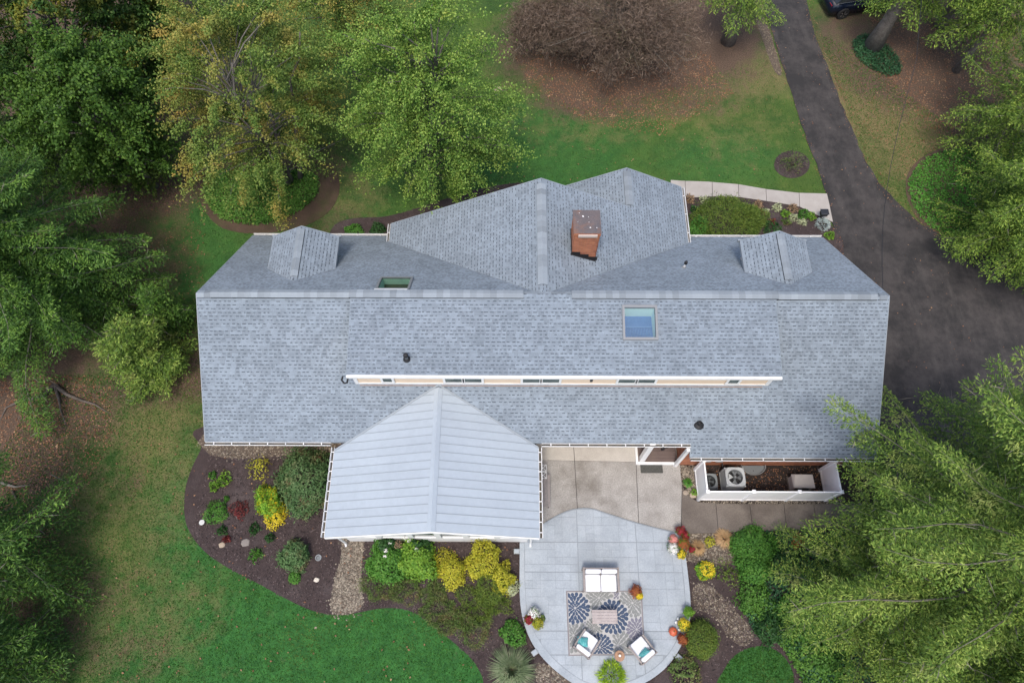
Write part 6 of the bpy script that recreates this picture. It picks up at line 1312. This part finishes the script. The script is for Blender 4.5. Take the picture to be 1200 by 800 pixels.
# north entry bed
shrub('spreading_yew', 'broad low spreading green bush between the front walk and the house', 856, 255, 43, .9, mt['g_box'], 9000, (.10, .17), (.02, .035), sq=.72, spiky=.35, lumps=.12)
shrub('spreading_yew', 'left lobe of low green foliage beside the gable gutter', 816, 268, 17, .6, mt['g_bright'], 1700, (.08, .14), (.03, .05), sq=.75, lumps=.2)
shrub('spreading_yew', 'upper right lobe of the low green bush along the front walk', 880, 252, 22, .7, mt['g_box'], 2600, (.10, .16), (.02, .035), sq=.8, spiky=.35, lumps=.15)
NB = [(808, 233, 6, 'g_salmon', 'orange tinted perennial at the left end of the front bed'), (825, 234.5, 5, 'g_cream', 'pale green perennial beside the front walk above the yew'), (815, 246, 5, 'g_dark', 'dark green perennial left of the broad yew'), (889, 240, 5.5, 'g_salmon', 'salmon perennial nearest the yew on the walk side'), (897, 247.5, 4, 'g_cream', 'cream flowered perennial below the nearest salmon one'), (911, 243, 5.5, 'g_cream', 'pale green rosette along the front walk edge'), (929, 244, 5.5, 'g_salmon', 'salmon perennial in the middle of the walk edge'), (920, 250, 5, 'g_lime', 'lime green rosette between the two middle perennials'), (930.5, 254.5, 5, 'g_cream', 'cream rosette below the middle salmon perennial'), (941, 251, 7, 'g_bright', 'green perennial cushion right of the cream rosette'), (951.5, 253, 4.8, 'g_lime', 'lime rosette next to the black lantern'), (904.5, 260, 4, 'g_red', 'faded pink plant in the mulch centre'), (922, 260, 5, 'g_heath', 'rust leaved perennial in the mulch centre'), (940.5, 260.5, 4.2, 'g_cream', 'ragged cream and pink plant left of the silver mound'), (893, 250, 3.5, 'g_red', 'small red plant beside the yew tip'), (905, 266, 10, 'g_dark', 'low dark foliage behind the right dormer'), (973, 276, 5.5, 'g_lime', 'lime rosette alone near the driveway corner')]
for (u, v_, r_, m_, lab) in NB: shrub('perennial', lab, u, v_, r_, .2, mt[m_], int(70+r_*r_*4), (.08, .14), (.035, .06), cat='plant', spiky=.4, lumps=.25)
shrub('silver_mound', 'silvery white mounded plant by the black lantern', 965, 262, 8.5, .35, mt['g_silver'], 700, (.07, .12), (.015, .03), cat='plant', spiky=.5, lumps=.1)
shrub('open_shrub', 'thin olive shrub in its own mulch circle on the north lawn', 931, 188, 12, .9, mt['g_heath'], 420, (.10, .17), (.02, .035), spiky=.5, lumps=.3)
shrub('round_shrub', 'low green bush left of two by the northwest wall', 414, 269, 12, .4, mt['g_bright'], 900, (.06, .1), (.04, .06), sq=.7); shrub('round_shrub', 'low green bush right of two by the northwest wall', 442, 267, 9, .4, mt['g_dark'], 600, (.06, .1), (.04, .06), sq=.8)
# ---- ground covers: too many leaves to count
def cover(name, P, n, mat, z0, z1, L=(.07, .13), W=(.05, .09)):
    q = scatter(P, n); n = len(q); C = np.column_stack([q, rng.uniform(z0, z1, n)]); N = UP+rng.normal(size=(n, 3))*.45; D = np.cross(N, rng.normal(size=(n, 3))); o = quads(name, C, D, np.cross(N, D), rng.uniform(*L, n), rng.uniform(*W, n), mat, kind='stuff'); return o
cover('ivy', ivyE, 15000, mt['g_ivy'], .02, .09); cover('ivy', ivyT, 3200, mt['g_pach'], .03, .2)
oval = W2([(240, 222), (245, 206), (275, 198), (330, 198), (368, 205), (374, 222), (360, 242), (330, 258), (298, 264), (262, 258), (246, 242)], 0, 4)
cover('groundcover', oval, 11000, mt['g_cover'], .03, .2)
pach = W2([(880, 690), (870, 660), (866, 630), (900, 622), (1000, 622), (1100, 660), (1160, 760), (1120, 830), (1000, 850), (950, 830), (935, 780), (912, 752), (884, 740), (874, 715)], 0, 4)
cover('groundcover', pach, 16000, mt['g_pach'], .04, .28, (.08, .15), (.05, .09)); cover('groundcover', W2([(870, 715), (890, 700), (960, 730), (1000, 790), (960, 830), (935, 790), (910, 752)], 0, 3), 5000, mt['g_cover'], .05, .3, (.08, .14), (.05, .08))
# ---- grass tufts and fallen leaves
allbeds = [DR, BW, BE, BN, BNW, BA, RN, ringE, FW]
def tufts(Ppx, n): 
    P = W2(Ppx, 0); q = scatter(P, n, allbeds); n = len(q); k = np.array([0]); 
    C = np.column_stack([q, np.full(n, .0)]); D = rng.normal(size=(n, 3))*[.6, .6, 0]+[0, 0, .75]; return quads('grass', C, D, rng.normal(size=(n, 3))*[1, 1, .1], rng.uniform(.04, .085, n), rng.uniform(.02, .05, n), mt['tuft'], kind='stuff', fold=.05)
tufts([(60, 440), (240, 430), (240, 520), (600, 640), (620, 840), (-20, 840), (-20, 560)], 48000)
tufts([(120, 200), (420, -20), (620, -20), (600, 80), (680, 130), (900, 70), (975, 260), (700, 300), (230, 340), (240, 470), (100, 470)], 38000); tufts([(960, 40), (1000, 60), (1140, 170), (1080, 270), (1020, 200), (985, 110)], 9000)
lawnS = W2([(848, 785), (858, 770), (876, 760), (898, 758), (917, 768), (929, 790), (931, 830), (838, 830)], 0, 3); q = None
C = scatter(lawnS, 5000); n = len(C); quads('grass', np.column_stack([C, np.zeros(n)]), rng.normal(size=(n, 3))*[.6, .6, 0]+[0, 0, .75], rng.normal(size=(n, 3)), rng.uniform(.04, .08, n), rng.uniform(.02, .05, n), mt['tuft'], kind='stuff')
def leaves_fallen(px, n, z=.012, L=(.05, .11)):
    q = scatter(W2(px, 0), n); n = len(q); N = UP+rng.normal(size=(n, 3))*.25; D = np.cross(N, rng.normal(size=(n, 3))); quads('fallen_leaves', np.column_stack([q, np.full(n, z)]), D, np.cross(N, D), rng.uniform(*L, n), rng.uniform(.04, .08, n), mt['fallen'], kind='stuff')
leaves_fallen([(600, 60), (830, 60), (860, 110), (780, 160), (690, 145), (620, 100)], 4200); leaves_fallen([(1020, 20), (1200, 20), (1200, 160), (1100, 160), (1030, 90)], 3800); leaves_fallen([(0, 440), (130, 440), (130, 520), (60, 640), (0, 680)], 2600)
leaves_fallen([(120, 480), (620, 640), (560, 800), (60, 800)], 260, .05); leaves_fallen([(400, 100), (900, 90), (960, 200), (500, 230)], 200, .05); leaves_fallen([(120, 200), (240, 200), (240, 400), (130, 400)], 700); leaves_fallen([(960, 60), (1050, 60), (1130, 160), (1060, 220), (1000, 140)], 700); leaves_fallen([(900, 20), (945, 20), (1180, 470), (1050, 440)], 60, .035, (.04, .08))
edge = W2([(u-5, v_) for u, v_ in drive_l]+[(u+4, v_) for u, v_ in drive_l[::-1]], 0); 
def litter_strip(P, n, z=.032): chips(P, n, z, mat=mt['fallen'], L=(.04, .09), W=(.02, .05), name='drive_litter')
litter_strip(edge, 420); litter_strip(W2([(940, 0), (952, 0), (963, 40), (976, 75), (1008, 155), (1042, 221), (1066, 246), (1112, 276), (1104, 283), (1055, 252), (1030, 224), (996, 156), (963, 76), (950, 40)], 0), 520)
litter_strip(DR, 260)
leaves_fallen([(820, 545), (980, 545), (985, 583), (822, 583)], 380, .08, (.04, .08))
# ---- bare roots and fallen branches at the left edge
mt['rootbark'] = MAT('root_bark', (.17, .14, .12), (.10, .085, .07), scale=3, rough=.95, fine=20, fineamt=.5)
def root(label, pts, r0, mat=None):
    r0 *= .75
    P = [at(u, v_, 0)+Vector((0, 0, h_)) for u, v_, h_ in pts]; b = MB(); n = len(P); b.tube(P, [r0*(1-.8*i/(n-1)) for i in range(n)], 7); tag(b.build('fallen_branch' if mat else 'surface_root', mat or mt['rootbark'], None, smooth=True), label, 'branch' if mat else 'root')
root('thick pale surface root running left from the spruce base', [(66, 452, .15), (50, 466, .1), (25, 470, .06), (8, 478, .04), (0, 492, .0)], .14); root('pale surface root curling right below the spruce', [(66, 452, .15), (80, 463, .1), (98, 470, .06), (112, 474, .05), (128, 484, .0)], .13)
root('short surface root pointing down from the spruce base', [(66, 452, .15), (70, 468, .08), (72, 482, .03), (78, 500, .0)], .10)
root('pale fallen log lying at the left edge of the lawn', [(2, 566, .1), (20, 571, .12), (40, 568, .08)], .10, mt['twig']); root('long dark fallen branch running down from the pale log', [(16, 575, .1), (28, 600, .08), (40, 625, .05), (48, 640, .02)], .06, mt['brownbark'])
root('thin fallen twig on the brownish lawn left of the bed', [(60, 556, .03), (80, 565, .03), (102, 576, .02)], .02, mt['twig']); root('thin grey twig on the lawn below the longer twig', [(72, 585, .02), (88, 596, .02)], .02, mt['twig'])
root('pale dead branch resting in the brown bare tree', [(626, 44, 3.4), (640, 38, 3.5), (652, 32, 3.6)], .05, mt['twig'])
